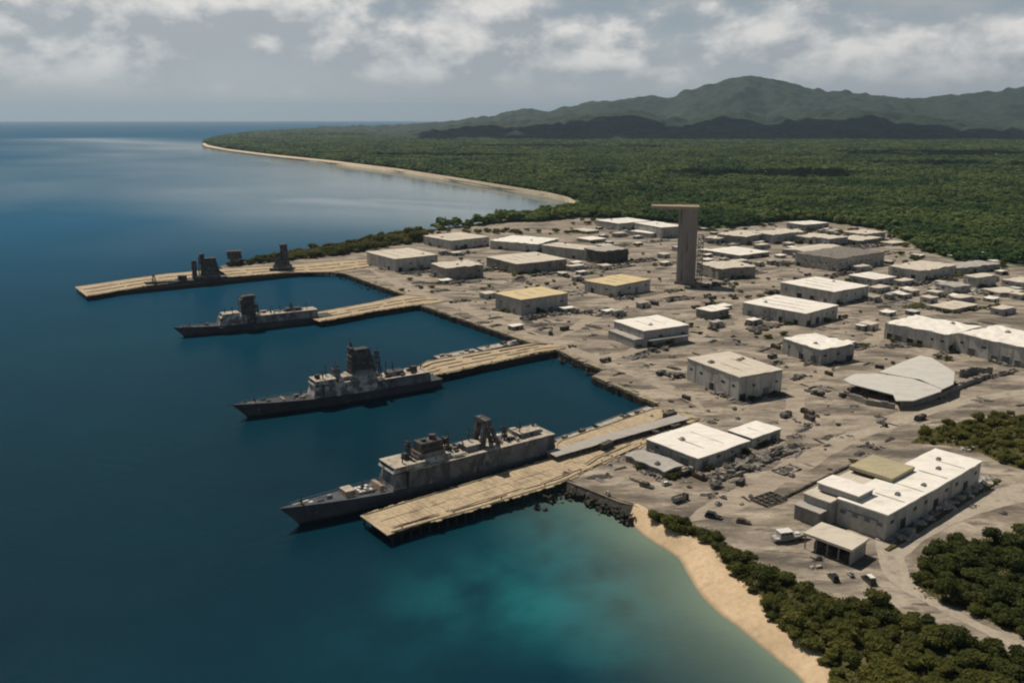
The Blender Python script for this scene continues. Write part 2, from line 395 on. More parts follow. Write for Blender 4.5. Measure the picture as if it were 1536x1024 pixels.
def sand_mat():
    m = mat('beach_sand', (0.56, 0.42, 0.27), (0.47, 0.35, 0.22), scale=0.08, c3=(0.38, 0.29, 0.19), scale3=0.25, lo3=0.55, hi3=0.72, bump=0.2, bscale=0.8, fine=0.08)
    t = m.node_tree; b = t.nodes['Principled BSDF']; L = t.links.new; src = b.inputs['Base Color'].links[0].from_socket
    g = N(t, 'ShaderNodeNewGeometry'); s = N(t, 'ShaderNodeSeparateXYZ'); L(g.outputs['Position'], s.inputs[0])
    r = N(t, 'ShaderNodeMapRange'); L(s.outputs['Z'], r.inputs[0]); r.inputs[1].default_value = 0.75; r.inputs[2].default_value = 0.1; r.inputs[4].default_value = 0.75
    x = N(t, 'ShaderNodeMix', data_type='RGBA'); L(r.outputs[0], x.inputs['Factor']); L(src, x.inputs['A']); x.inputs['B'].default_value = (0.20, 0.155, 0.10, 1); L(x.outputs['Result'], b.inputs['Base Color'])
    return m
M_SAND = sand_mat()
out2 = off_line(beach_out, -1.5)
strip('beach', off_line(beach_in, -2.2), beach_out, GZ + 0.12, -0.12, M_SAND, k=15, wob=0.3, flat=0.30, match=True, label='curved sandy beach below the shrub belt')
strip('far_beach', gp(FAR_INNER_PX, 4.0), gp(FAR_SHORE_PX[1:]), GZ + 6.0, -0.3, mat('far_sand', (0.66, 0.54, 0.38), (0.60, 0.48, 0.33), scale=0.02), k=5, n=160, label='long pale beach around the far bay')

# ------------------------------------------------------------------ hills
def ridge_profile(px_list, dist):
    a = np.array([math.atan((p[0] - 768) / F / math.cos(PITCH)) for p in px_list]); h = np.array([H + (YH - p[1]) / F * dist for p in px_list]); return a, h
M_HILL = mat('hill_forest', (0.010, 0.027, 0.020), (0.022, 0.038, 0.023), scale=0.004, c3=(0.020, 0.040, 0.020), scale3=0.011, lo3=0.45, hi3=0.6, fine=0.3, detail=9, rough=0.9)
def hill(name, prof, d0, dc, d1, label, seed, az0, az1, lump):
    a, h = ridge_profile(prof, dc)
    az = np.linspace(R(az0), R(az1), 420); dd = np.linspace(d0, d1, 170)
    D, A = np.meshgrid(dd, az, indexing='ij')
    X, Y = D * np.tan(A), D + 0 * A
    hh = np.interp(A, a, h)
    u = np.where(D < dc, (D - d0) / (dc - d0), (d1 - D) / (d1 - dc)); u = np.clip(u, 0, 1)
    spur = fbm(X, Y, seed, 900, 4); spur2 = 1 - np.abs(2 * fbm(X * 1.0, Y * 0.5, seed + 9, 700, 3) - 1)
    sh = np.clip(u ** 1.25 * (0.75 + 0.25 * u) + (spur - 0.5) * 1.3 * u * (1 - u) + (spur2 - 0.6) * 1.7 * u * (1 - u), 0, 1.1)
    Z = GZ - 4 + (hh - GZ) * sh + lump * (fbm(X, Y, seed + 3, 110, 4) - 0.5) * np.clip(u * 4, 0, 1)
    return struct(grid_mesh(name, X, Y, Z, M_HILL), label)
BACK = [(560, 190), (640, 186), (700, 181), (745, 172), (790, 163), (820, 168), (860, 159), (900, 153), (930, 149), (960, 145), (985, 148), (1010, 139), (1030, 136), (1045, 128), (1075, 121), (1105, 118), (1135, 121), (1165, 130), (1178, 135), (1200, 136), (1215, 140), (1240, 140), (1275, 144), (1310, 149), (1345, 150), (1400, 142), (1440, 141), (1490, 133), (1536, 129), (1620, 136), (1760, 128), (2000, 150)]
FRONT = [(560, 205), (640, 196), (690, 188), (740, 181), (800, 180), (850, 176), (890, 168), (935, 164), (975, 174), (1020, 180), (1050, 172), (1090, 168), (1130, 176), (1170, 172), (1210, 166), (1250, 165), (1300, 168), (1350, 176), (1400, 184), (1450, 190), (1536, 196), (1700, 198), (2000, 190)]
hill('mountains', BACK, 7600, 10000, 13500, 'green mountain range behind the forest plain', 31, -12, 42, 80)
hill('foothills', FRONT, 5600, 6900, 8600, 'dark low foothills in front of the mountains', 47, -9, 42, 80)
# ------------------------------------------------------------------ vegetation
def leaf_mat(name, c1, c2):
    m = bpy.data.materials.new(name); m.use_nodes = True; t = m.node_tree; b = t.nodes['Principled BSDF']; L = t.links.new
    b.inputs['Roughness'].default_value = 0.7; b.inputs['Specular IOR Level'].default_value = 0.15
    oi = N(t, 'ShaderNodeObjectInfo'); g = N(t, 'ShaderNodeNewGeometry')
    n = N(t, 'ShaderNodeTexNoise'); L(g.outputs['Position'], n.inputs['Vector']); n.inputs['Scale'].default_value = 0.006; n.inputs['Detail'].default_value = 6
    s = N(t, 'ShaderNodeMath', operation='MULTIPLY_ADD'); L(oi.outputs['Random'], s.inputs[0]); s.inputs[1].default_value = 0.6
    r = N(t, 'ShaderNodeMapRange'); L(n.outputs[0], r.inputs[0]); r.inputs[1].default_value = 0.40; r.inputs[2].default_value = 0.60; r.inputs[3].default_value = -0.3; r.inputs[4].default_value = 0.7
    L(r.outputs[0], s.inputs[2])
    x = N(t, 'ShaderNodeMix', data_type='RGBA'); L(s.outputs[0], x.inputs['Factor']); x.inputs['A'].default_value = (*c1, 1); x.inputs['B'].default_value = (*c2, 1)
    n2 = N(t, 'ShaderNodeTexNoise'); L(g.outputs['Position'], n2.inputs['Vector']); n2.inputs['Scale'].default_value = 0.9; n2.inputs['Detail'].default_value = 2
    h = N(t, 'ShaderNodeHueSaturation'); L(x.outputs['Result'], h.inputs['Color'])
    r2 = N(t, 'ShaderNodeMapRange'); L(n2.outputs[0], r2.inputs[0]); r2.inputs[1].default_value = 0.3; r2.inputs[2].default_value = 0.7; r2.inputs[3].default_value = 0.6; r2.inputs[4].default_value = 1.4
    L(r2.outputs[0], h.inputs['Value']); L(h.outputs[0], b.inputs['Base Color'])
    tr = N(t, 'ShaderNodeBsdfTranslucent'); L(h.outputs[0], tr.inputs['Color']); ms = N(t, 'ShaderNodeMixShader'); ms.inputs[0].default_value = 0.42
    L(b.outputs[0], ms.inputs[1]); L(tr.outputs[0], ms.inputs[2]); L(ms.outputs[0], t.nodes['Material Output'].inputs[0])
    return m
M_LEAF = leaf_mat('shrub_leaves', (0.055, 0.070, 0.016), (0.155, 0.150, 0.034))
M_LEAF_F = leaf_mat('forest_leaves', (0.042, 0.090, 0.026), (0.145, 0.190, 0.052))
M_UNDER = leaf_mat('undergrowth_leaves', (0.085, 0.078, 0.020), (0.16, 0.14, 0.04))
M_BARK = mat('bark', (0.10, 0.08, 0.06), (0.06, 0.05, 0.04), scale=2.0)
M_SCRUB = mat('scrub_floor', (0.085, 0.080, 0.026), (0.055, 0.056, 0.018), scale=0.06, c3=(0.17, 0.14, 0.075), scale3=0.05, lo3=0.56, hi3=0.68, bump=0.5, bscale=1.2, fine=0.25)
def crown_mesh(name, seed, rad, hgt, nleaf, leaf, m, nb=6):
    """lumpy clusters with leaf-clump faces through the volume"""
    r = random.Random(seed); b = MB(); blobs = []
    for k in range(nb):
        a = r.uniform(0, 6.28); q = rad * (0.25 + 0.4 * r.random()) if k else 0
        s = rad * r.uniform(0.36, 0.58); blobs.append((Vector((q * math.cos(a), q * math.sin(a), hgt * r.uniform(0.45, 0.80))), s, s * r.uniform(0.55, 0.8) * hgt / rad / 1.1))
    for i, (c, s, sz) in enumerate(blobs): b.blob(c, (s * 0.78, s * 0.78, sz * 0.78), seed * 10 + i, 1, 0.4)
    for _ in range(nleaf):
        c, s, sz = blobs[r.randrange(nb)]
        d = Vector((r.gauss(0, 1), r.gauss(0, 1), r.gauss(0.25, 1))).normalized(); q = r.uniform(0.72, 1.12)
        p = c + Vector((d.x * s * q, d.y * s * q, d.z * sz * q)); p.z = max(p.z, 0.15)
        nrm = (d + Vector((r.gauss(0, .5), r.gauss(0, .5), r.gauss(0.2, .5)))).normalized(); t = nrm.orthogonal().normalized(); t.rotate(Matrix.Rotation(r.uniform(0, 6.28), 3, nrm)); bt = nrm.cross(t)
        w = leaf * r.uniform(0.6, 1.3); l = w * r.uniform(0.7, 1.3)
        b.add([p - t * w - bt * l * .4, p + t * w * .3 - bt * l, p + t * w + bt * l * .3, p - t * w * .2 + bt * l], [(0, 1, 2, 3)])
    return b.mesh(name, m, smooth=False)
def trunk_mesh(name, seed, hgt, r0):
    r = random.Random(seed); b = MB(); top = Vector((r.uniform(-.3, .3), r.uniform(-.3, .3), hgt * 0.45))
    b.tube((0, 0, -0.3), top, r0, r0 * 0.65, 7)
    for k in range(4):
        a = k * 1.57 + r.random(); b.tube(top * r.uniform(.6, 1), top + Vector((math.cos(a) * hgt * .3, math.sin(a) * hgt * .3, hgt * r.uniform(.2, .35))), r0 * .5, r0 * .2, 5)
    return b.mesh(name, M_BARK)
def proto_tree(name, label, cat, seed, rad, hgt, nleaf, leaf, group):
    t = thing(name, label, cat, (0, 0, -500), 0, group)
    for nm, me in (('crown', crown_mesh('crown', seed, rad, hgt, nleaf, leaf, M_LEAF)), ('trunk', trunk_mesh('trunk', seed, hgt, rad * 0.055 + .05))):
        o = bpy.data.objects.new(nm, me); C.objects.link(o); o.parent = t
    return t
# far forest: too many to count, one object
def build_forest():
    srcs = []
    fcol = bpy.data.collections.new('forest_sources')
    for k in range(5):
        me = crown_mesh('forest_crown', 200 + k, 5.0, 8.5, 130, 1.0, M_LEAF_F, nb=5)
        o = bpy.data.objects.new('forest_crown', me); fcol.objects.link(o); srcs.append(o)
    edge = [(640, 346), (700, 340), (760, 333), (800, 333), (840, 330), (862, 326), (905, 327), (960, 329), (1010, 334), (1060, 343), (1100, 341), (1180, 331), (1240, 333), (1330, 346), (1350, 358), (1400, 381), (1440, 392), (1480, 392), (1540, 400), (1640, 415), (1850, 440), (2200, 440)]
    coast = FAR_INNER_PX
    poly = gp(edge, GZ) + [(30000, 700), (30000, 30000), (4000, 30000)] + gp(BACK_PX[::-1], GZ) + gp(coast[::-1], 4) + gp([(838, 318.5), (780, 328), (700, 338), (650, 345.5)], GZ)
    fl = MB(); fl.prism(poly, GZ - 1, GZ + 0.6)
    struct(fl.build('forest_floor', mat('forest_floor', (0.055, 0.100, 0.030), (0.125, 0.165, 0.046), scale=0.006, c3=(0.018, 0.028, 0.010), scale3=0.02, lo3=0.5, hi3=0.65, fine=0.3, detail=8)), 'dark green forest floor')
    far_in = gp(FAR_INNER_PX, 4)
    rs = np.random.RandomState(5); P = []; Sc = []
    for d0, d1, sp, sc in ((690, 1500, 6.6, 1.0), (1500, 2300, 8.2, 1.25), (2300, 3600, 11.5, 1.75), (3600, 6200, 17, 2.5), (6200, 15000, 42, 5.0)):
        w = math.tan(R(38)); n = int((d1 * d1 - d0 * d0) * w / (sp * sp)); y = np.sqrt(rs.uniform(d0 * d0, d1 * d1, n)); x = y * rs.uniform(-w, w, n)
        ok = inside(x, y, poly)
        if d1 > 6000: ok &= (x < -200) | (y < 5900)
        nz = fbm(x, y, 77, 260, 3); ok &= rs.rand(n) < np.clip(1.7 - 1.6 * np.clip((nz - 0.5) * 4, 0, 1) * (rs.rand(n) < 0.5), 0.25, 1)
        if d0 < 5000: ok[ok] &= seg_dist(x[ok], y[ok], far_in) > 8 + 7 * sc
        x, y, nz = x[ok], y[ok], nz[ok]
        s = sc * rs.uniform(0.7, 1.6, len(x)) * (0.6 + 0.95 * nz)
        P.append(np.stack([x, y, np.full(len(x), GZ)], 1)); Sc.append(np.stack([s * 1.3, s * 1.3 * rs.uniform(.85, 1.15, len(x)), np.minimum(s, 2.6) * rs.uniform(.6, 1.1, len(x))], 1))
    P, Sc = np.concatenate(P), np.concatenate(Sc); n = len(P)
    me = bpy.data.meshes.new('forest'); me.vertices.add(n); me.vertices.foreach_set('co', P.ravel())
    a = me.attributes.new('tsize', 'FLOAT_VECTOR', 'POINT'); a.data.foreach_set('vector', Sc.ravel().astype(np.float32))
    a = me.attributes.new('tturn', 'FLOAT_VECTOR', 'POINT'); rv = np.zeros((n, 3), np.float32); rv[:, 2] = rs.rand(n) * 6.28; a.data.foreach_set('vector', rv.ravel())
    a = me.attributes.new('tkind', 'INT', 'POINT'); a.data.foreach_set('value', rs.randint(0, 5, n).astype(np.int32))
    o = bpy.data.objects.new('forest', me); C.objects.link(o); tag(o, 'dense dark green forest covering the plain as far as the hills', 'forest', kind='stuff')
    ng = bpy.data.node_groups.new('forest_scatter', 'GeometryNodeTree')
    ng.interface.new_socket('Geometry', in_out='INPUT', socket_type='NodeSocketGeometry'); ng.interface.new_socket('Geometry', in_out='OUTPUT', socket_type='NodeSocketGeometry')
    gi = ng.nodes.new('NodeGroupInput'); go = ng.nodes.new('NodeGroupOutput'); L = ng.links.new
    iop = ng.nodes.new('GeometryNodeInstanceOnPoints'); ci = ng.nodes.new('GeometryNodeCollectionInfo'); ci.inputs['Collection'].default_value = fcol
    ci.inputs['Separate Children'].default_value = True; ci.inputs['Reset Children'].default_value = True
    def na(nm, ty):
        q = ng.nodes.new('GeometryNodeInputNamedAttribute'); q.data_type = ty; q.inputs['Name'].default_value = nm; return q.outputs['Attribute']
    L(gi.outputs[0], iop.inputs['Points']); L(ci.outputs[0], iop.inputs['Instance']); iop.inputs['Pick Instance'].default_value = True
    L(na('tkind', 'INT'), iop.inputs['Instance Index']); L(na('tsize', 'FLOAT_VECTOR'), iop.inputs['Scale'])
    er = ng.nodes.new('FunctionNodeEulerToRotation'); L(na('tturn', 'FLOAT_VECTOR'), er.inputs[0]); L(er.outputs[0], iop.inputs['Rotation'])
    L(iop.outputs[0], go.inputs[0])
    o.modifiers.new('scatter', 'NODES').node_group = ng
    print('forest trees', n)
build_forest()

# near shrubs and trees, each one a thing
def zone_pts(poly_px, spacing, seed, jitter=0.45, inset=0):
    poly = gp(poly_px, GZ); xs = [p[0] for p in poly]; ys = [p[1] for p in poly]
    r = np.random.RandomState(seed)
    gx, gy = np.meshgrid(np.arange(min(xs), max(xs), spacing), np.arange(min(ys), max(ys), spacing))
    x = gx.ravel() + r.uniform(-jitter, jitter, gx.size) * spacing; y = gy.ravel() + r.uniform(-jitter, jitter, gx.size) * spacing
    ok = inside(x, y, poly); ok &= inside(x, y, land); ok[ok] &= seg_dist(x[ok], y[ok], beach_in) > 0.4
    return list(zip(x[ok], y[ok]))
ZONES = [
  ('shore_shrub', 'dense dark green shrub in the belt between the beach and the dirt road', 'shrub', 'shrubs between beach and dirt road', 4.3, 11,
   [(952, 769), (975, 766), (1010, 780), (1050, 790), (1072, 798), (1088, 818), (1120, 838), (1180, 864), (1220, 886), (1280, 902), (1350, 920), (1420, 942), (1480, 966), (1560, 1000), (1640, 1046), (1640, 1110), (1420, 1110), (1300, 1090), (1230, 1020), (1215, 990), (1180, 975), (1145, 945), (1130, 915), (1095, 885), (1078, 862), (1054, 832), (1026, 820), (985, 798), (966, 784)], 1.0),
  ('roadside_tree', 'dark bushy tree in the thicket on the inland side of the dirt road bend', 'tree', 'trees in the thicket by the road bend', 4.9, 12,
   [(1370, 872), (1382, 850), (1410, 828), (1440, 816), (1490, 806), (1560, 796), (1760, 800), (1760, 1010), (1640, 992), (1560, 968), (1500, 938), (1440, 912), (1385, 896)], 1.25),
  ('field_bush', 'green bush in the overgrown plot behind the stepped white warehouse', 'bush', 'bushes of the overgrown plot', 4.9, 13,
   [(1366, 664), (1385, 648), (1420, 636), (1470, 628), (1540, 622), (1680, 626), (1690, 712), (1536, 705), (1500, 694), (1470, 678), (1420, 668)], 0.85),
  ('spit_shrub', 'low dark shrub on the green spit behind the northernmost pier', 'shrub', 'shrubs on the spit behind the northernmost pier', 5.8, 14,
   [(340, 399), (400, 387.5), (450, 380), (500, 372), (545, 364), (590, 354.5), (636, 349), (636, 362), (600, 368), (560, 374), (500, 384), (420, 392), (345, 401)], 1.2),
]
def build_near_green():
    for zi, (nm, lab, cat, grp, sp, seed, poly, sc) in enumerate(ZONES):
        fl_ = gp(poly, GZ) if zi else gp(poly[1:15] + [(1640, 1110), (1420, 1200)], GZ) + list(beach_in)
        fm = MB(); fm.prism(fl_, GZ - 0.5, GZ + 0.06 + 0.004 * zi)
        struct(fm.build('scrub_ground', M_SCRUB), 'grassy earth under the ' + nm.replace('_', ' ') + 's')
        protos = [proto_tree(nm, lab, cat, seed * 20 + k, 3.1 * sc, (3.4 + 0.4 * k) * sc, 1250, 0.235 * sc, grp) for k in range(4)]
        pts = zone_pts(poly, sp, seed); r = random.Random(seed); used = set()
        if zi == 1: pts = [p for p in pts]
        for i, (x, y) in enumerate(pts):
            p = protos[i % 4]; s = r.choice((r.uniform(.45, .8), r.uniform(.7, 1.15), r.uniform(.9, 1.5)))
            if zi == 2 and r.random() < 0.08: continue
            if zi == 3: s *= 1 + .7 * max(0, min(1, (x + 330) / 260))
            if i < 4: p.location = (x, y, GZ); p.scale = (s, s, s); p.rotation_euler.z = r.random() * 6
            else: dup(p, (x, y, GZ), r.random() * 6.28, scale=(s, s * r.uniform(.85, 1.15), s * r.uniform(.6, 1.05)))
        print(nm, len(pts))
        if zi < 3:      # scrubby undergrowth between the shrubs
            b = MB()
            for (x, y) in zone_pts(poly, 1.15 if zi != 2 else 1.6, seed + 40):
                if vnoise(np.array([x + 500]), np.array([y]), 12, 9)[0] < .25: continue
                hh = r.uniform(.5, 1.6); p = Vector((x, y, GZ))
                for q in range(3):
                    t = Vector((r.gauss(0, 1), r.gauss(0, 1), r.gauss(.3, .4))).normalized(); u_ = t.orthogonal(); u_.rotate(Matrix.Rotation(r.random() * 6, 3, t)); c_ = p + Vector((r.gauss(0, .4), r.gauss(0, .4), hh * r.uniform(.2, 1))); w = r.uniform(.18, .42)
                    b.add([c_ - t * w, c_ + u_ * w * .7, c_ + t * w, c_ - u_ * w], [(0, 1, 2, 3)])
            o = b.build('undergrowth', M_UNDER); tag(o, 'rough olive undergrowth between the ' + nm.replace('_', ' ') + 's', 'undergrowth', kind='stuff')
build_near_green()
# ------------------------------------------------------------------ buildings
def wall_mat(name, c, dirt, seed=0):
    m = mat(name, c, tuple(v * 0.72 for v in c), scale=0.16, c3=dirt, scale3=0.22, lo3=0.52, hi3=0.70, stretch=(1, 1, 0.30), fine=0.10, rough=0.9, detail=8)
    return m
M_WALL_W = wall_mat('white_render', (0.48, 0.465, 0.43), (0.22, 0.21, 0.19))
M_WALL_G = wall_mat('grey_render', (0.36, 0.355, 0.34), (0.20, 0.195, 0.18))
M_WALL_B = wall_mat('beige_render', (0.40, 0.36, 0.29), (0.20, 0.175, 0.14))
M_WALL_D = wall_mat('dirty_concrete', (0.26, 0.245, 0.22), (0.12, 0.115, 0.10))
def roof_mat(name, c, dirt, hi3=0.66):
    return mat(name, c, tuple(v * 0.87 for v in c), scale=0.10, c3=dirt, scale3=0.11, lo3=0.55, hi3=0.72, stretch=(1, 3, 1), rot=-TOWN, fine=0.06, rough=0.8, bump=0.1, bscale=0.8, detail=8)
M_ROOF_W = roof_mat('white_roof', (0.82, 0.78, 0.71), (0.60, 0.56, 0.49))
M_ROOF_P = roof_mat('pale_roof', (0.60, 0.54, 0.45), (0.42, 0.37, 0.30))
M_ROOF_T = roof_mat('tan_roof', (0.62, 0.50, 0.29), (0.47, 0.38, 0.22))
M_ROOF_G = roof_mat('grey_roof', (0.40, 0.375, 0.34), (0.24, 0.22, 0.20))
M_ROOF_S = roof_mat('silver_roof', (0.56, 0.54, 0.50), (0.42, 0.40, 0.37))
M_DARK = mat('dark_opening_and_shade', (0.018, 0.020, 0.022), (0.03, 0.03, 0.03), scale=0.5, rough=0.5, fine=0.1)
M_SEAM = mat('roof_seam', (0.34, 0.31, 0.27), (0.26, 0.24, 0.2), scale=0.3)
M_METAL = mat('grey_metal', (0.30, 0.30, 0.29), (0.20, 0.20, 0.20), scale=0.8, rough=0.6, metallic=0.3)
M_RUST = mat('rusty_metal', (0.11, 0.075, 0.05), (0.06, 0.045, 0.035), scale=0.7, c3=(0.2, 0.11, 0.06), scale3=0.5, lo3=.55, hi3=.7, rough=0.8)
M_SHUT = mat('shutter_grey', (0.17, 0.18, 0.18), (0.11, 0.115, 0.115), scale=0.4)
M_JUNK = mat('rubble_grey', (0.23, 0.205, 0.18), (0.115, 0.105, 0.095), scale=0.35, c3=(0.36, 0.33, 0.29), scale3=0.6, lo3=.57, hi3=.66, fine=0.25)
M_JUNKD = mat('rubble_dark', (0.075, 0.07, 0.062), (0.04, 0.038, 0.035), scale=0.45, c3=(0.19, 0.17, 0.15), scale3=0.7, lo3=.55, hi3=.66, fine=0.25)
M_JUNKW = mat('rubble_pale', (0.46, 0.43, 0.385), (0.28, 0.255, 0.225), scale=0.4, c3=(0.11, 0.10, 0.09), scale3=0.5, lo3=.55, hi3=.66, fine=0.2)
SITES = []          # footprints kept clear of loose debris
def rect_from_px(Lp, Np, Rp, base_y, h=None, keep=.5):
    """walls' plan from three roof corners of the photo and the row where the near corner meets the ground"""
    if h is None:
        bx = Np[0]; h = ZT(bx, base_y, GZ, Np[1]) - GZ
    a, n, b = [G(*q, GZ + h) for q in (Lp, Np, Rp)]
    u, v = a - n, b - n
    au, av = math.atan2(u.y, u.x), math.atan2(v.y, v.x)
    e = (au - av - math.pi / 2) * keep; av += e
    return Vector((n.x, n.y, GZ)), av, v.length, u.length, h
def slab(b, x0, x1, y0, y1, z, th, r, wob=0.12, edge=0.1, n=7, slope=(0, 0)):
    nx = max(2, int((x1 - x0) / 4)); ny = max(2, int((y1 - y0) / 4)); o = len(b.v)
    vs = []
    for k in (0, 1):
        for i in range(nx + 1):
            for j in range(ny + 1):
                x = x0 + (x1 - x0) * i / nx; y = y0 + (y1 - y0) * j / ny
                rr = random.Random(i * 977 + j * 31 + r)
                if i in (0, nx): x += rr.uniform(-edge, edge)
                if j in (0, ny): y += rr.uniform(-edge, edge)
                zz = z + slope[0] * (i / nx - .5) + slope[1] * (j / ny - .5) + rr.uniform(-wob, wob)
                vs.append((x, y, zz + (th if k else 0)))
    q = lambda k, i, j: k * (nx + 1) * (ny + 1) + i * (ny + 1) + j
    fs = []
    for i in range(nx):
        for j in range(ny):
            fs.append((q(1, i, j), q(1, i + 1, j), q(1, i + 1, j + 1), q(1, i, j + 1))); fs.append((q(0, i, j + 1), q(0, i + 1, j + 1), q(0, i + 1, j), q(0, i, j)))
    for i in range(nx):
        fs.append((q(0, i, 0), q(0, i + 1, 0), q(1, i + 1, 0), q(1, i, 0))); fs.append((q(0, i + 1, ny), q(0, i, ny), q(1, i, ny), q(1, i + 1, ny)))
    for j in range(ny):
        fs.append((q(0, 0, j + 1), q(0, 0, j), q(1, 0, j), q(1, 0, j + 1))); fs.append((q(0, nx, j), q(0, nx, j + 1), q(1, nx, j + 1), q(1, nx, j)))
    b.add(vs, fs)
def building(name, label, Lp, Np, Rp, by, wall=None, roof=None, style='flat', cat='building', h=None, over=0.35, doors=(1, 2), wins=(1, 2), vents=1, seed=1, detail=True, plinth=False):
    org, rz, lx, ly, h = rect_from_px(Lp, Np, Rp, by, h)
    wall = wall or M_WALL_W; roof = roof or M_ROOF_W
    r = random.Random(seed * 13 + 5)
    t = thing(name, label, cat, org, rz)
    ca, sa = math.cos(rz), math.sin(rz)
    SITES.append([(org.x + ca * x - sa * y, org.y + sa * x + ca * y) for x, y in ((-1, -1), (lx + 1, -1), (lx + 1, ly + 1), (-1, ly + 1))])
    wb = MB(); wb.box(0, lx, 0, ly, -0.5, h - 0.42)
    wb.build('wall', wall, t)
    rb = MB()
    if style == 'gable':
        rz_ = h * 0.16 + 0.6
        rb.prism([(-over, -over), (lx + over, -over), (lx + over, ly / 2), (-over, ly / 2)], h - .4, h - .1)
        rb = MB(); o = over
        vs = [(-o, -o, h - .4), (lx + o, -o, h - .4), (lx + o, ly + o, h - .4), (-o, ly + o, h - .4), (-o, ly / 2, h + rz_), (lx + o, ly / 2, h + rz_)]
        rb.add(vs, [(0, 1, 5, 4), (2, 3, 4, 5), (1, 2, 5), (3, 0, 4), (3, 2, 1, 0)])
    else:
        slab(rb, -over, lx + over, -over, ly + over, h - 0.4, 0.45, seed, wob=0.12 if style == 'flat' else 0.42, edge=0.2 if style == 'flat' else 1.1, slope=(0.25, -0.2))
    ro = rb.build('roof', roof, t)
    if style == 'parapet':
        pb = MB(); w = .35
        for a in ((-over, lx + over, -over, -over + w), (-over, lx + over, ly + over - w, ly + over), (-over, -over + w, -over + w, ly + over - w), (lx + over - w, lx + over, -over + w, ly + over - w)):
            pb.box(*a, h + .12, h + .85)
        pb.build('parapet', wall, ro)
    if detail:
        if lx > 18:
            for k in range(1, int(lx / 13) + 1):
                x = lx * k / (int(lx / 13) + 1) + r.uniform(-1, 1)
                if style != 'flat': continue
                sb = MB(); sb.box(x, x + .14, ly * r.uniform(.02, .3), ly * r.uniform(.6, .98), h + .0, h + .24); sb.build('roof_seam', M_SEAM, ro)
        for k in range(vents):
            if style == 'gable': break
            vb = MB(); s = r.uniform(.8, 1.7); vb.box(-s, s, -s * .7, s * .7, 0, r.uniform(.5, 1.0)); vb.box(-s * .5, s * .5, -s * .4, s * .4, 1.0, 1.3)
            vb.build('roof_vent', M_ROOF_G if r.random() < .6 else M_METAL, ro, loc=(lx * r.uniform(.15, .85), ly * r.uniform(.15, .85), h + .12))
        # openings on the two faces that look towards the sea: roller doors and windows
        for face, nd, nw, ln in ((0, doors[0], wins[0], ly), (1, doors[1], wins[1], lx)):
            slots = nd + nw
            if not slots: continue
            order = list(range(slots)); r.shuffle(order)
            for k in range(slots):
                c = ln * (order[k] + .5) / slots + r.uniform(-.1, .1) * ln / slots
                if k < nd: w, z0, z1, nm, mm = min(r.uniform(1.6, 2.6), ln / slots * .38), 0.0, min(h * .62, r.uniform(3.4, 5.0)), 'door', (M_DARK if r.random() < .45 else M_SHUT)
                else: w, z0, z1, nm, mm = min(r.uniform(.7, 1.7), ln / slots * .33), h * .50, h * .50 + min(1.3, h * .2), 'window', M_DARK
                ob = MB()
                if face == 0: ob.box(-.06, .10, c - w, c + w, z0, z1)
                else: ob.box(c - w, c + w, -.06, .10, z0, z1)
                od = ob.build(nm, mm, t)
                if nm == 'door':
                    hb = MB()
                    if face == 0: hb.box(-.55, -.065, c - w - .3, c + w + .3, z1 + .05, z1 + .22)
                    else: hb.box(c - w - .3, c + w + .3, -.55, -.065, z1 + .05, z1 + .22)
                    hb.build('door_hood', M_METAL, od)
        # gutter line and downpipes
        gb = MB(); gb.box(-.22, -.05, 0.2, ly - .2, h - .78, h - .55); gb.box(.2, lx - .2, -.22, -.05, h - .78, h - .55)
        for k in range(3):
            gb.box(-.2, -.06, ly * (k + .5) / 3, ly * (k + .5) / 3 + .16, .1, h - .8); gb.box(lx * (k + .5) / 3, lx * (k + .5) / 3 + .16, -.2, -.06, .1, h - .8)
        gb.build('gutter', M_METAL, t)
    if plinth:
        pb = MB(); pb.box(-.5, lx + .5, -.5, ly + .5, -.3, h * plinth); pb.build('plinth', M_WALL_D, t)
    return t, lx, ly, h

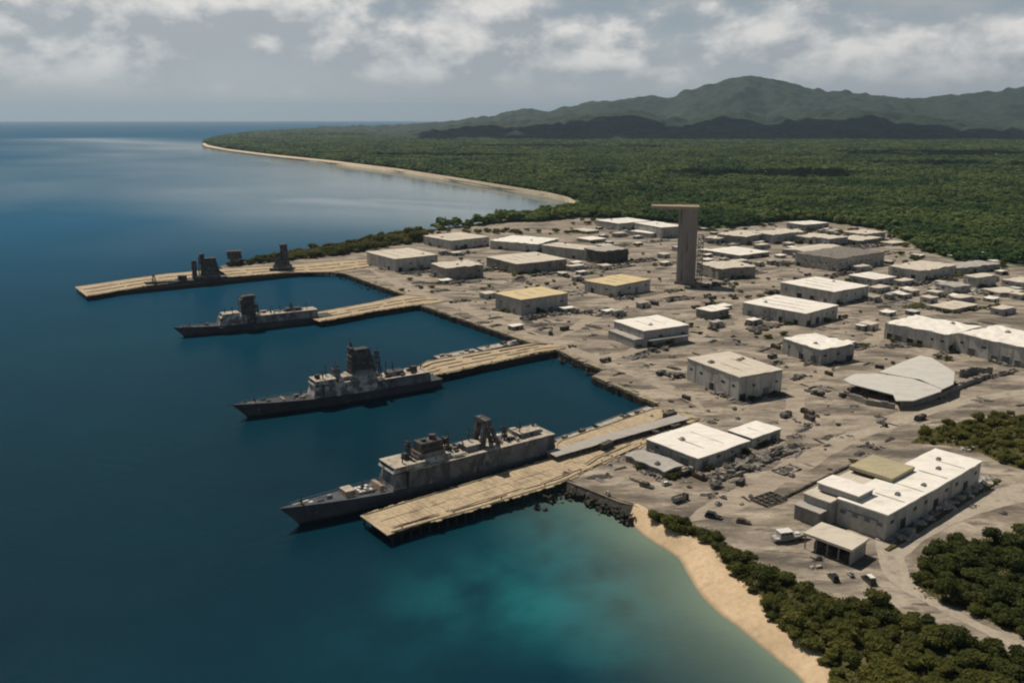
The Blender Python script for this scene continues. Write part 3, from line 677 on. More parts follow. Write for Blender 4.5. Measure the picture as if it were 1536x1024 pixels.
W_, G_, B_, D_ = M_WALL_W, M_WALL_G, M_WALL_B, M_WALL_D
RW, RP, RT, RG, RS = M_ROOF_W, M_ROOF_P, M_ROOF_T, M_ROOF_G, M_ROOF_S
BLD = [
 # name, label, L, N, R, near-corner base row, wall, roof, style, h
 ('flat_roofed_store', 'low square store with a clean white flat roof beside the southern pier root', (970, 657), (1048, 687), (1124, 661), 705, G_, RW, 'flat', {}),
 ('annexe', 'small white annexe standing behind the square white store by the southern pier', (1094, 644), (1129, 657), (1168, 642), 672, W_, RW, 'flat', dict(doors=(0, 1), wins=(1, 1), vents=0)),
 ('roofless_outbuilding', 'low grey outbuilding with a broken dusty roof, seaward of the square white store', (941, 681), (998, 706), (1022, 697), 716, D_, RG, 'rough', dict(doors=(1, 0), wins=(2, 1))),
 ('warehouse', 'tall pale grey warehouse with dusty white roof, landward of the broken black quay', (1025, 537), (1109, 565), (1178, 556), 601, W_, RP, 'flat', dict(doors=(1, 2), wins=(4, 2), vents=3)),
 ('tan_roofed_shed', 'tan roofed grey shed behind the middle quay, the nearer of two tan roofs', (737, 440), (782, 449.5), (858, 441), 474, G_, RT, 'flat', dict(vents=0)),
 ('tan_roofed_shed', 'tan roofed pale shed to the left of the concrete tower foot', (873, 421), (923, 428.5), (982, 420), 446, W_, RT, 'flat', dict(vents=0)),
 ('storehouse', 'white roofed storehouse with a wider dark lower storey, between the tan sheds and the quay', (915, 481), (966, 496), (1038, 489), 521, G_, RW, 'flat', dict(vents=1)),
 ('warehouse', 'long bright roofed warehouse, nearest the sea of two parallel ones right of the tower', (1110, 454), (1209, 470), (1263, 459), 490, W_, RW, 'flat', dict(doors=(3, 2))),
 ('warehouse', 'long white warehouse, farther from the sea of two parallel ones right of the tower', (1170, 423), (1251, 437.5), (1305, 429), 458, W_, RW, 'flat', dict(doors=(3, 2))),
 ('workshop', 'small white roofed workshop between the parallel warehouses and the collapsed hangar', (1180, 506), (1232, 524), (1277, 515), 548, G_, RW, 'rough', dict(doors=(2, 1))),
 ('long_shed', 'long white shed running out of the right edge, its left half', (1326, 483), (1424, 502), (1474, 491), 528, W_, RW, 'rough', dict(doors=(4, 2), wins=(2, 2))),
 ('long_shed', 'long white shed running out of the right edge, its nearer right half', (1440, 498), (1538, 521), (1592, 508), 552, W_, RW, 'rough', dict(doors=(4, 2), wins=(2, 2))),
 ('low_store', 'low sand coloured flat store above the long white shed', (1395, 457), (1429, 464), (1462, 456), 470, B_, RP, 'flat', dict(doors=(1, 1), wins=(0, 0), vents=0)),
 ('low_store', 'low white roofed store behind the farther parallel warehouse', (1280, 411), (1314, 419), (1337, 414), 430, W_, RW, 'flat', dict(doors=(1, 1), wins=(1, 1), vents=0)),
 ('damaged_block', 'wide grey damaged block under a pale gable near the forest edge', (1192, 379), (1258, 388), (1330, 378), 408, M_JUNKW, M_JUNK, 'rough', dict(wins=(4, 6), doors=(2, 3))),
 ('gabled_hall', 'pale gabled hall just behind the wide damaged block', (1170, 374), (1215, 379), (1281, 372), 386, G_, RP, 'gable', {}),
 ('bunkhouse', 'white building with a pale bent roof at the forest edge far right', (1337, 398), (1386, 406), (1424, 396), 422, W_, RP, 'rough', {}),
 ('ruined_house', 'squat white ruined house standing like a drum in the rubble at the right edge', (1452, 412), (1466, 416), (1482, 411), 432, W_, RP, 'rough', dict(doors=(0, 0), wins=(1, 1), vents=0)),
 ('low_store', 'pale slab roofed hut in front of the drum like ruined house', (1484, 432), (1500, 439), (1521, 434), 445, W_, RP, 'rough', dict(doors=(1, 0), wins=(0, 0), vents=0)),
 ('ruined_house', 'broken white house nearest the right edge below the forest', (1508, 418), (1535, 424), (1566, 416), 436, W_, RP, 'rough', dict(vents=0)),
 ('ruined_house', 'hazy grey ruin right of the bent roof bunkhouse', (1416, 396), (1440, 402), (1474, 392), 412, G_, RG, 'rough', dict(vents=0)),
 ('ruined_house', 'small broken white wall house left of the drum like ruin', (1412, 424), (1430, 430), (1446, 426), 441, W_, RG, 'rough', dict(vents=0, doors=(0, 0), wins=(1, 1))),
 ('dockside_warehouse', 'large grey warehouse at the corner of the northern basin', (555, 377), (592, 388.5), (654, 381.5), 408, W_, RP, 'flat', {}),
 ('round_store', 'dusty grey store just right of the northern basin warehouse', (652, 394), (668, 402), (721, 396), 421, D_, RP, 'rough', dict(vents=2)),
 ('depot', 'white depot with pale roof against the green spit', (638, 353), (677, 361), (732, 355), 375, W_, RP, 'flat', {}),
 ('depot', 'white depot with wavy roof, right of the one against the green spit', (737, 360), (806, 366), (836, 358), 379, W_, RW, 'rough', {}),
 ('broad_shed', 'broad beige roofed shed in front of the wavy roofed depot', (726, 385), (776, 396), (853, 389), 412, D_, RP, 'flat', {}),
 ('storehouse', 'pale roofed grey storehouse midway between the wavy depot and the tower', (831, 365), (880, 375), (893, 370), 391, G_, RP, 'flat', dict(vents=1)),
 ('dark_block', 'dark low block attached right of the pale roofed storehouse midway to the tower', (884, 371), (903, 377), (935, 372), 396, M_JUNKD, RG, 'rough', dict(vents=0)),
 ('white_hall', 'rounded white hall alone at the forest edge left of the tower', (908, 329), (928, 335), (963, 330), 346, W_, RW, 'flat', dict(doors=(1, 1))),
 ('white_hall', 'long white hall half behind the tower top end at the forest edge', (970, 333), (992, 341), (1016, 338), 358, G_, RW, 'flat', dict(doors=(1, 1))),
 ('low_store', 'small white store left in front of the hall half behind the tower', (960, 345), (976, 350), (990, 345), 357, W_, RW, 'flat', dict(doors=(0, 1), wins=(0, 1), vents=0)),
 ('low_store', 'flat white roofed store right of the tower ladder, mid height', (1062, 374), (1110, 383), (1150, 377), 390, G_, RW, 'flat', dict(vents=1)),
 ('stone_block', 'beige topped grey block right beside the tower foot', (1062, 393), (1078, 403), (1121, 397), 420, D_, RP, 'rough', {}),
 ('hut', 'little white roofed hut alone in the middle yard', (1050, 461), (1068, 467), (1086, 461), 480, D_, RW, 'flat', dict(doors=(1, 0), wins=(0, 1), vents=0)),
 ('far_house', 'bright flat roofed house farthest up at the forest edge', (1188, 333), (1207, 337), (1232, 333), 346, G_, RW, 'flat', dict(vents=0)),
 ('far_house', 'pale angular house right of the forest edge house', (1262, 347), (1296, 351), (1333, 349), 362, G_, RP, 'rough', dict(vents=1)),
 ('far_house', 'pale low roof in front of the angular house at the forest edge', (1258, 356), (1290, 361), (1312, 355), 369, D_, RP, 'rough', dict(vents=0)),
 ('far_house', 'tiny pale house at the right end of the forest edge row', (1328, 362), (1338, 365), (1348, 362), 369, W_, RP, 'flat', dict(vents=0, detail=False)),
 ('far_house', 'wide pale ruin left of the bright forest edge house', (1080, 350), (1120, 355), (1145, 348), 368, D_, RP, 'rough', dict(vents=1)),
 ('far_house', 'grey ruin between the wide pale ruin and the bright forest edge house', (1138, 347), (1160, 352), (1190, 345), 366, G_, RP, 'rough', dict(vents=0)),
 ('far_house', 'small hazy white house below the bright forest edge house', (1196, 352), (1212, 356), (1230, 351), 366, W_, RP, 'rough', dict(vents=0)),
 ('far_house', 'small pale house between two ruins just above the gabled hall', (1230, 354), (1244, 358), (1258, 354), 370, G_, RP, 'rough', dict(vents=0)),
 ('far_house', 'small pale roof right of the tower ladder near the forest', (1062, 355), (1074, 358), (1088, 354), 366, W_, RP, 'rough', dict(vents=0)),
 ('low_store', 'thin pale roofed lean-to in the dusty field left of the tower', (862, 343), (880, 347), (896, 345), 351, B_, RP, 'flat', dict(vents=0, detail=False)),
 ('low_store', 'small white slab roofed lean-to between the tower and the midway storehouse', (872, 356), (886, 360), (904, 357), 365, B_, RW, 'flat', dict(vents=0, detail=False)),
]
BO = {}
for i, (nm, lab, Lp, Np, Rp, by, wm, rm, st, kw) in enumerate(BLD):
    BO[i] = building(nm, lab, Lp, Np, Rp, by, wm, rm, st, seed=i + 1, **kw)
# the storehouse's wider lower storey
t, lx, ly, h = BO[6]
b = MB(); b.box(-6.5, -0.05, 1.5, ly - 3, -.4, h * .48); lo = b.build('lower_storey', M_WALL_G, t)
b = MB(); slab(b, -6.8, -0.1, 1.2, ly - 2.7, h * .48, .3, 3); b.build('ledge_roof', M_ROOF_G, lo)
b = MB(); b.box(1.5, lx - 1, -5, -0.3, h * .45, h * .5); b.build('awning', M_ROOF_G, t)

# stepped white warehouse near the lower right corner
def stepped_warehouse():
    org, rz, lx, ly, h = rect_from_px((1226, 728), (1331, 772), (1466, 690), 812, keep=.12)
    t = thing('stepped_warehouse', 'largest white stepped warehouse with a beige raised roof bay, nearest to the beach road', 'warehouse', org, rz)
    ca, sa = math.cos(rz), math.sin(rz)
    SITES.append([(org.x + ca * x - sa * y, org.y + sa * x + ca * y) for x, y in ((-2, -2), (lx + 2, -2), (lx + 2, ly + 2), (-2, ly + 2))])
    b = MB(); b.box(0, lx, 0, ly * .62, -.5, h - .4); b.build('wall', M_WALL_W, t)
    b = MB(); b.box(-3.5, lx * .52, ly * .63, ly, -.5, h - 1.3); w2 = b.build('wing_wall', M_WALL_G, t)
    b = MB(); slab(b, -.4, lx + .5, -.5, ly * .63, h - .4, .5, 5, .14, .2); ro = b.build('roof', M_ROOF_W, t)
    b = MB(); slab(b, -4, lx * .53, ly * .64, ly + .4, h - 1.3, .45, 6, .14, .2); b.build('roof', M_ROOF_P, t)
    b = MB(); b.box(2, lx * .16, ly * .40, ly * .93, h - .2, h + 2.4); c = b.build('clerestory', M_WALL_G, t)
    b = MB(); slab(b, 1.4, lx * .165, ly * .385, ly * .945, h + 2.4, .35, 8, .08, .1); b.build('clerestory_roof', M_ROOF_W, c)
    b = MB(); slab(b, lx * .36, lx * .60, ly * .42, ly * 1.0, h + .6, 1.3, 9, .1, .15); b.build('raised_bay', mat('beige_roof', (0.42, 0.37, 0.24), (0.34, 0.30, 0.20), scale=.1, stretch=(1, 4, 1), rot=-TOWN), t)
    b = MB(); b.box(lx * .36 + .3, lx * .6 - .3, ly * .42 + .3, ly - .3, h, h + .6); b.build('raised_bay_wall', M_DARK, t)  # shadow side under the raised bay, painted in as near black
    for k in (1.5, 3, 5, 6.6): sb = MB(); sb.box(lx * k / 8, lx * k / 8 + .15, ly * .03, ly * .4, h, h + .3); sb.build('roof_seam', M_SEAM, ro)
    for k, (x, y) in enumerate(((.72, .25), (.85, .4), (.45, .12), (.25, .2))):
        b = MB(); b.box(-1, 1, -.7, .7, 0, .8); b.box(-.5, .5, -.4, .4, .8, 1.1); b.build('roof_vent', M_METAL, ro, loc=(lx * x, ly * y, h + .1))
    for k in range(9):
        b = MB(); c = lx * (k + .5) / 9; dr = k % 3 == 1
        b.box(c - (2 if dr else 1.2), c + (2 if dr else 1.2), -.07, .1, 0 if dr else h * .55, h * .5 if dr else h * .55 + 1.4); b.build('door' if dr else 'window', M_DARK, t)
    for k in range(4):
        b = MB(); c = ly * .62 * (k + .5) / 4; b.box(-.07, .1, c - 1.1, c + 1.1, h * .5, h * .5 + 1.3); b.build('window', M_SHUT, t)
    b = MB(); b.box(-.5, -.06, 3, ly * .6, h - 3.6, h - 3.3); b.build('ledge', M_METAL, t)
    b = MB(); b.box(-8, -3.56, ly * .70, ly + 1, -.4, h * .55); s = b.build('side_shed', M_WALL_D, t)
    b = MB(); slab(b, -8.4, -3.6, ly * .68, ly + 1.5, h * .55, .3, 3, .1, .2); b.build('side_shed_roof', M_ROOF_G, s)
stepped_warehouse()
# open-fronted shed in front of it
def carport():
    org, rz, lx, ly, h = rect_from_px((1211, 797), (1277, 823), (1298, 806), 848)
    t = thing('open_shed', 'open fronted shed with a pale flat roof, in front of the stepped warehouse', 'shed', org, rz)
    ca, sa = math.cos(rz), math.sin(rz)
    SITES.append([(org.x + ca * x - sa * y, org.y + sa * x + ca * y) for x, y in ((-2, -2), (lx + 2, -2), (lx + 2, ly + 2), (-2, ly + 2))])
    b = MB(); slab(b, -.5, lx + .5, -.5, ly + .5, h - .9, .9, 3, .06, .1); b.build('roof', M_ROOF_P, t)
    b = MB(); b.box(lx - .3, lx, .3, ly, -.4, h - .95); b.box(.2, lx - .3, -.0, .3, -.4, h - .95); b.build('wall', M_WALL_G, t)
    for k in range(5):
        b = MB(); b.box(0, .35, ly * k / 4.05, ly * k / 4.05 + .35, -.4, h - .92); b.build('post', M_METAL, t)
    for k in range(3):
        b = MB(); b.rbox((lx * .5, ly * (k + .5) / 3, 1.1), (lx * .6, ly * .2, 2.2), r_(k)); b.build('crate_stack', M_JUNKD, t)
def r_(k): return random.Random(k).uniform(-.4, .4)
carport()
# collapsed hangar: two fallen roof sheets on broken walls
def hangar():
    c = G(1350, 588, GZ); t = thing('collapsed_hangar', 'collapsed hangar with two big fallen silver roof sheets over broken walls', 'hangar', c, 0)
    SITES.append([tuple(G(*q, GZ)[:2]) for q in ((1262, 600), (1350, 628), (1470, 585), (1390, 535))])
    def sheet(name, px, z, mm, th=.5):
        b = MB(); p = [G(x, y, GZ + q) - c for (x, y), q in zip(px, z)]
        n = len(p); cen = sum(p, Vector()) / n; vs = [v for v in p] + [v + Vector((0, 0, th)) for v in p] + [cen, cen + Vector((0, 0, th + .5))]
        fs = [(i, (i + 1) % n, n + (i + 1) % n, n + i) for i in range(n)] + [(n + i, n + (i + 1) % n, 2 * n + 1) for i in range(n)] + [((i + 1) % n, i, 2 * n) for i in range(n)]
        b.add(vs, fs); return b.build(name, mm, t)
    sheet('roof_sheet', [(1265, 570), (1282, 562), (1314, 561), (1366, 568), (1413, 584), (1411, 588), (1370, 602), (1344, 602), (1340, 593), (1277, 577)], [5, 5, 5.5, 6, 5.5, 5.2, 4.6, 4.6, 4.6, 4.6], M_ROOF_S)
    sheet('roof_sheet', [(1318, 559), (1350, 545), (1380, 534), (1397, 537), (1432, 559), (1430, 577), (1414, 584.5), (1380, 570)], [6.2, 6.4, 6.6, 6.5, 6.5, 6.2, 6.0, 6.4], M_ROOF_S)
    def low(name, px, hh, w, mm):
        b = MB(); p = [G(x, y, GZ) - c for x, y in px]
        for i in range(len(p) - 1):
            d = p[i + 1] - p[i]; k = max(2, int(d.length / 3)); r = random.Random(i)
            for j in range(k):
                m = p[i] + d * ((j + .5) / k); b.rbox((m.x, m.y, hh * r.uniform(.25, .5)), (d.length / k * 1.03, w, hh * r.uniform(.7, 1.1)), math.atan2(d.y, d.x) + r.uniform(-.05, .05))
        return b.build(name, mm, t)
    low('broken_wall', [(1266, 594), (1300, 607), (1342, 613)], 3.6, 1.2, M_WALL_D)
    low('broken_wall', [(1352, 612), (1400, 600), (1440, 582), (1482, 566)], 3.4, 1.4, M_WALL_D)
    low('broken_wall', [(1440, 566), (1462, 560), (1488, 562)], 5, 1.2, M_JUNK)
    for k, q in enumerate(((1290, 580), (1345, 600), (1400, 590), (1428, 570), (1385, 552), (1330, 566), (1365, 578))):
        p = G(*q, GZ) - c; b = MB(); b.box(p.x - .4, p.x + .4, p.y - .4, p.y + .4, -.3, 4.7); b.build('column', M_DARK, t)
    b = MB(); r = random.Random(4)
    for k in range(70):
        q = G(r.uniform(1290, 1420), r.uniform(573, 600), GZ) - c; b.rbox((q.x, q.y, r.uniform(.2, 1.2)), (r.uniform(.8, 4), r.uniform(.6, 2), r.uniform(.3, 1.4)), r.uniform(0, 3), (r.uniform(-.4, .4), r.uniform(-.4, .4)))
    b.build('rubble', M_JUNKD, t)
hangar()
# concrete tower with a long cantilevered top slab
def tower():
    p = G(1028, 424, GZ); d = p.y; s = d / F * 1.02
    w = 30 * s * .93; top = ZT(1028, 424, GZ, 313) - GZ
    rz = math.atan2(-p.x, p.y) * 1.0
    t = thing('concrete_tower', 'tall brown concrete tower with a long slab jutting out at the top', 'tower', p, rz)
    SITES.append([(p.x + a, p.y + q) for a, q in ((-14, -10), (14, -10), (14, 20), (-14, 20))])
    m = mat('tower_concrete', (0.25, 0.222, 0.20), (0.195, 0.173, 0.157), scale=.12, stretch=(1, 1, .12), c3=(0.085, .075, .065), scale3=.2, fine=.08)
    b = MB(); k = 1.4; a = w / 2
    b.prism([(-a + k, -a), (a - k, -a), (a, -a + k), (a, a - k), (a - k, a), (-a + k, a), (-a, a - k), (-a, -a + k)], -1, top); sh = b.build('shaft', m, t)
    b = MB(); b.box(-w / 2 - 1.3, w / 2 + 1.3, -w / 2 - .6, w / 2 + .6, -.6, 3.0); b.build('base', M_WALL_D, t)
    b = MB(); x0 = -54 * s + w * .0; x1 = w / 2 + .5
    b.prism([(x0, -a * .55), (x0 + 4, -a * .9), (-a, -a - 1.0), (x1, -a - 1.0), (x1, a + 1), (-a, a + 1), (x0, a * .7)], top, top + 2.6); sl = b.build('top_slab', mat('slab_concrete', (0.32, 0.25, 0.185), (0.25, 0.2, 0.15), scale=.2), t)
    b = MB(); b.prism([(-a - .01, -1.2), (-a - .01, 1.2), (-a - 14, 1.2), (-a - 14, -1.2)], top - .8, top - .01); b.tube((-a, 0, top - 13), (-a - 13, 0, top - .6), .5); b.build('bracket', m, sl)
    # stair frame on the right side
    b = MB(); x = a + 1.2; hh = ZT(1028, 424, GZ, 352) - GZ
    for (px_, py_) in ((x, -2.4), (x + 4.6, -2.4), (x, 2.4), (x + 4.6, 2.4)): b.tube((px_, py_, -.5), (px_, py_, hh), .28, n=6)
    n = 12
    for k in range(n):
        z0, z1 = hh * k / n, hh * (k + 1) / n
        for y in (-2.4, 2.4):
            b.tube((x if k % 2 else x + 4.6, y, z0), (x + 4.6 if k % 2 else x, y, z1), .17, n=5); b.tube((x, y, z1), (x + 4.6, y, z1), .17, n=5)
        b.box(x, x + 4.6, -2.4, 2.4, z1 - .12, z1)
    b.build('stair_frame', M_METAL, t)
    b = MB(); b.tube((a - 2, a - 2, top + 2.6), (a - 2, a - 2, top + 9), .15, .06, 6); b.build('antenna', M_METAL, sl)
tower()
# ------------------------------------------------------------------ quays, piers, rocks
M_QUAY = mat('quay_face', (0.052, 0.047, 0.04), (0.026, 0.024, 0.021), scale=.35, stretch=(1, 1, .5), c3=(0.12, .105, .085), scale3=.5, lo3=.58, hi3=.7, bump=.6, bscale=1.2, fine=.2)
M_COPE = mat('quay_coping', (0.33, 0.275, 0.17), (0.22, 0.19, 0.12), scale=.25, c3=(.12, .105, .07), scale3=.3, lo3=.55, hi3=.68, fine=.15)
M_PLANK = mat('pier_planks', (0.50, 0.395, 0.265), (0.37, 0.29, 0.19), scale=.5, stretch=(1, 1, 1), c3=(0.27, 0.215, 0.14), scale3=.13, lo3=.50, hi3=.68, fine=.2, bump=.3, bscale=2, detail=8)
M_PILE = mat('pier_pile', (0.035, 0.03, 0.026), (0.02, 0.018, 0.016), scale=1)
M_GAP = mat('deck_gap', (0.075, 0.06, 0.045), (0.04, 0.034, 0.028), scale=.4)
def quay(label, px, wid=3.2, cat='quay wall'):
    P = [G(x, y, GZ) for x, y in px]; o = P[0].copy(); o.z = 0
    t = thing('quay_wall', label, cat, o)
    fb, cb, i0 = MB(), MB(), 0; r = random.Random(int(px[0][0]))
    for a, b in zip(P[:-1], P[1:]):
        d = b - a; n = max(3, int(d.length / 4)); nr = Vector((-d.y, d.x, 0)).normalized()
        # land lies to the right of the walk
        for k in range(n):
            m = a + d * ((k + .5) / n) - o; w = d.length / n * 1.01
            fb.rbox((m.x, m.y, GZ / 2 - 1.3 + r.uniform(-.3, .1)), (w, 2.6 + r.uniform(0, 1.6), GZ + 2.2), math.atan2(d.y, d.x) + r.uniform(-.03, .03))
            if r.random() < .88: cb.rbox((m.x - nr.x * 1.0, m.y - nr.y * 1.0, GZ + .28 + r.uniform(-.08, .08)), (w * .98, wid + r.uniform(-1.1, .9), .55), math.atan2(d.y, d.x) + r.uniform(-.02, .02), (r.uniform(-.02, .02), 0))
    fb.build('wall_face', M_QUAY, t); cb.build('coping', M_COPE, t)
    for a, b in zip(P[:-1], P[1:]):
        d = b - a; n = int(d.length / 9); nr = Vector((-d.y, d.x, 0)).normalized()
        for k in range(n):
            m = a + d * ((k + .5) / n) - o + nr * 2.0; f = MB(); f.tube((m.x, m.y, -1), (m.x, m.y, GZ + .3), .35, .3, 6); f.build('fender_pile', M_PILE, t)
    return t
quay('broken black quay wall between the two southern piers', [(985, 606), (940, 586), (890, 565)])
quay('ragged rubble quay stub beside the root of the third pier', [(905, 555), (880, 546), (838, 526)])
quay('long dark quay wall between the second and third piers', [(800, 516), (745, 497), (690, 478), (634, 459)])
quay('short stone quay wall of the northern basin', [(604, 441), (560, 426), (519, 411)])
quay('corner quay wall at the head of the northern basin', [(519, 411), (506, 408.5)])

def pier(label, left, right, z=GZ + .35, skip_piles=None, lines=(), frac_mat=M_PLANK, ragged=.5, seed=1):
    """left and right: photo rows of the deck's two long edges from seaward tip to root"""
    A = [G(x, y, z) for x, y in left]; B = [G(x, y, z) for x, y in right]
    o = ((A[0] + B[0]) / 2).copy(); ax = ((A[-1] + B[-1]) / 2 - o); rz = math.atan2(ax.y, ax.x); o.z = 0
    t = thing('pier', label, 'pier', o, rz)
    Mi = Matrix.Rotation(-rz, 4, 'Z')
    la = [Mi @ (p - Vector((o.x, o.y, 0))) for p in A]; lb = [Mi @ (p - Vector((o.x, o.y, 0))) for p in B]
    r = random.Random(seed)
    L = max(la[-1].x, lb[-1].x); x0 = min(la[0].x, lb[0].x)
    yl = lambda x: float(np.interp(x, [p.x for p in la], [p.y for p in la])); yr = lambda x: float(np.interp(x, [p.x for p in lb], [p.y for p in lb]))
    # deck of cross planks, each a little off, with broken ends
    db = MB(); x = x0; 
    while x < L:
        w = r.uniform(1.6, 2.6); xe = min(x + w, L); j = r.uniform(-ragged, ragged) if r.random() < .8 else r.uniform(-2.5, .3) * ragged; j2 = r.uniform(-ragged, ragged) if r.random() < .8 else r.uniform(-.3, 2.2) * ragged
        dz = r.uniform(-.05, .05)
        # three lengths of plank across
        ya, yb = yr(x) + j2, yl(x) + j; ya2, yb2 = yr(xe) + j2, yl(xe) + j
        tipped = max(0, 1 - (x - x0) / 8) * ragged
        db.prism([(x + r.uniform(0, .1) - tipped * r.random() * 2, ya), (xe - .05, ya2), (xe - .05, yb2), (x - tipped * r.random() * 2, yb)], z - .35, z + dz)
        x = xe
    dk = db.build('deck', frac_mat, t)
    def along(fn, wd, z0, z1, nm, m, xa, xb, jit):
        q = MB(); xs = np.linspace(xa, xb, max(4, int((xb - xa) / 4))); rg = []
        for x in xs:
            y = fn(x) + r.uniform(-jit, jit); w = wd / 2 * r.uniform(.55, 1.3); hz = r.uniform(-.06, .06)
            rg.append([(x, y - w, z0), (x, y + w, z0), (x, y + w, z1 + hz), (x, y - w, z1 + hz)])
        q.loft(rg); return q.build(nm, m, dk)
    for f, wd, hh in lines:      # kerbs, pipes and worn gaps running along the pier
        fn = lambda x: yr(x) + (yl(x) - yr(x)) * f
        x = x0 + 3
        while x < L - 6:
            xe = min(x + r.uniform(12, 38), L - 1); along(fn, wd, z - .2, z + .03 + hh, 'deck_kerb', M_GAP, x, xe, .25); x = xe + r.uniform(1, 9)
    along(lambda x: yr(x) + 1.0, .45, z - .2, z + .36, 'edge_beam', M_COPE, x0 + 1, L - 1, .1); along(lambda x: yl(x) - 1.0, .45, z - .2, z + .36, 'edge_beam', M_COPE, x0 + 1, L - 1, .1)
    # under-deck: dark cross walls and piles
    ub = MB()
    for k in range(int((L - x0) / 6)):
        x = x0 + 3 + 6 * k; ub.box(x, x + .7, yr(x) + .8, yl(x) - .8, z - 1.4, z - .36)
    ub.box(x0 + 2, L, (yr(x0) * .8 + yl(x0) * .2), (yr(x0) * .8 + yl(x0) * .2) + .8, -2, z - .4)
    ub.build('cross_beam', M_PILE, t)
    n = min(48, int((L - x0) / 3.2))
    for k in range(n):
        x = x0 + 1 + (L - x0 - 2) * k / n
        b = MB(); y = yr(x) + .7; b.tube((x, y, -3), (x, y, z - .3), .42, .36, 6); b.build('pile', M_PILE, t)
        if k % 2 == 0:
            b = MB(); y = yl(x) - .7; b.tube((x, y, -3), (x, y, z - .3), .42, .36, 6); b.build('pile', M_PILE, t)
    for k in range(int((L - x0) / 22)):
        x = x0 + 6 + 22 * k; b = MB(); b.tube((0, 0, 0), (0, 0, .7), .28, .22, 8); b.tube((0, 0, .7), (0, 0, .9), .42, .42, 8); b.build('bollard', M_RUST, dk, loc=(x, yr(x) + 1.9, z + .03))
    return t
pier('widest weathered wooden pier nearest the camera, a warship along its north side', [(541, 772), (832, 684), (834, 662), (985, 610), (1036, 622)], [(597, 797), (720, 762), (848, 722), (900, 697), (1046, 632)], seed=3, lines=((.16, .35, .25), (.22, .25, .15), (.55, .18, .06)), ragged=.8)
pier('planked pier running from the stern of the second nearest warship to the quay', [(626, 549), (640, 541), (725, 526), (800, 514), (832, 516)], [(640, 567), (650, 564), (760, 540), (812, 528), (840, 524)], seed=5, lines=((.3, .5, .3), (.52, .7, .25), (.75, .4, .5)))
pier('planked pier running from the stern of the third nearest warship to the quay', [(462, 470), (555, 453.5), (606, 442), (640, 445)], [(480, 482), (500, 479), (562, 467), (622, 458), (646, 456)], seed=7, lines=((.35, .6, .4), (.6, .6, .3)))
pier('longest and farthest pier, low and pale, lying beside the green spit', [(113, 430), (243, 411), (334, 403), (425, 398), (505, 391), (560, 388)], [(139, 443), (225, 428), (342, 416), (430, 409), (500, 408), (560, 399)], seed=9, lines=((.3, .8, .4), (.62, .9, .35)))

# riprap rocks
struct(strip('shore_bank', gp([(954, 757), (930, 750), (900, 738), (870, 726), (843, 716)], GZ), gp([(948, 781), (928, 777), (898, 763), (868, 750), (836, 742)]), GZ + .08, -.5, M_QUAY, k=7, n=60, wob=1.6, label='dark rubble bank between the wide pier and the beach'))
def rocks():
    protos = []
    for k in range(5):
        b = MB(); b.blob((0, 0, 0), (1.25, 1.0, .8), 40 + k, 1, .5); me = b.mesh('boulder', M_QUAY); protos.append(me)
    r = random.Random(11); cnt = 0
    def lay(px, n, spread, lab, grp, s0=.4, s1=1.2):
        P = [G(x, y, GZ) - Vector((.6, 1.7, 0)) for x, y in px]
        for k in range(n):
            i = r.randrange(len(P) - 1); q = P[i].lerp(P[i + 1], r.random())
            o = bpy.data.objects.new('boulder', protos[r.randrange(5)]); C.objects.link(o)
            o.location = (q.x + r.gauss(0, spread), q.y + r.gauss(0, spread), r.uniform(.1, 2.6)); s = r.uniform(s0, s1); o.scale = (s, s, s); o.rotation_euler = (r.random(), r.random(), r.random() * 6)
            tag(o, lab, 'rock', grp)
    lay([(848, 727), (872, 734), (902, 747), (934, 761), (948, 768)], 120, 1.2, 'dark wet boulder in the rock bank between the wide pier and the beach', 'boulders beside the beach')
    lay([(838, 529), (880, 549), (906, 559)], 40, 1.8, 'dark boulder heaped along the stub quay at the third pier root', 'boulders at the third pier root')
    lay([(512, 412), (560, 429), (600, 444)], 26, 1.6, 'small dark boulder lining the northern basin', 'boulders lining the northern basin')
    lay([(810, 748), (850, 730)], 16, 1.6, 'black boulder under the inner end of the wide pier', 'boulders under the wide pier')
rocks()

# long low shelter on the wide pier
def pier_shelter():
    zz = GZ + .4
    a, b_, c_ = G(834, 684, zz + 2.5), G(1034, 627, zz + 2.5), G(832, 671, zz + 2.5)
    ax = b_ - a; rz = math.atan2(ax.y, ax.x); L = ax.length; wd = 7.0
    t = thing('pier_shelter', 'long grey roofed walkway shelter with a scalloped dark edge on the wide pier', 'shelter', (a.x, a.y, zz), rz)
    b = MB(); slab(b, 0, L, 0, wd, 2.3, .3, 4, .06, .15, slope=(0, .3)); ro = b.build('roof', M_ROOF_G, t)
    n = 26
    for k in range(n):
        x = L * (k + .5) / n; b = MB(); b.tube((x, .5, -.3), (x, .5, 2.15), .22, .2, 6); b.build('post', M_METAL, t)
        b = MB(); w = L / n * .42
        b.prism([(x - w, .12), (x + w, .12), (x + w, .3), (x - w, .3)], 1.5, 2.08); b.build('fascia_panel', M_DARK, t)
    b = MB(); b.box(.3, L - .3, wd - .8, wd - .5, -.3, 2.35); b.build('back_wall', M_WALL_D, t)
pier_shelter()

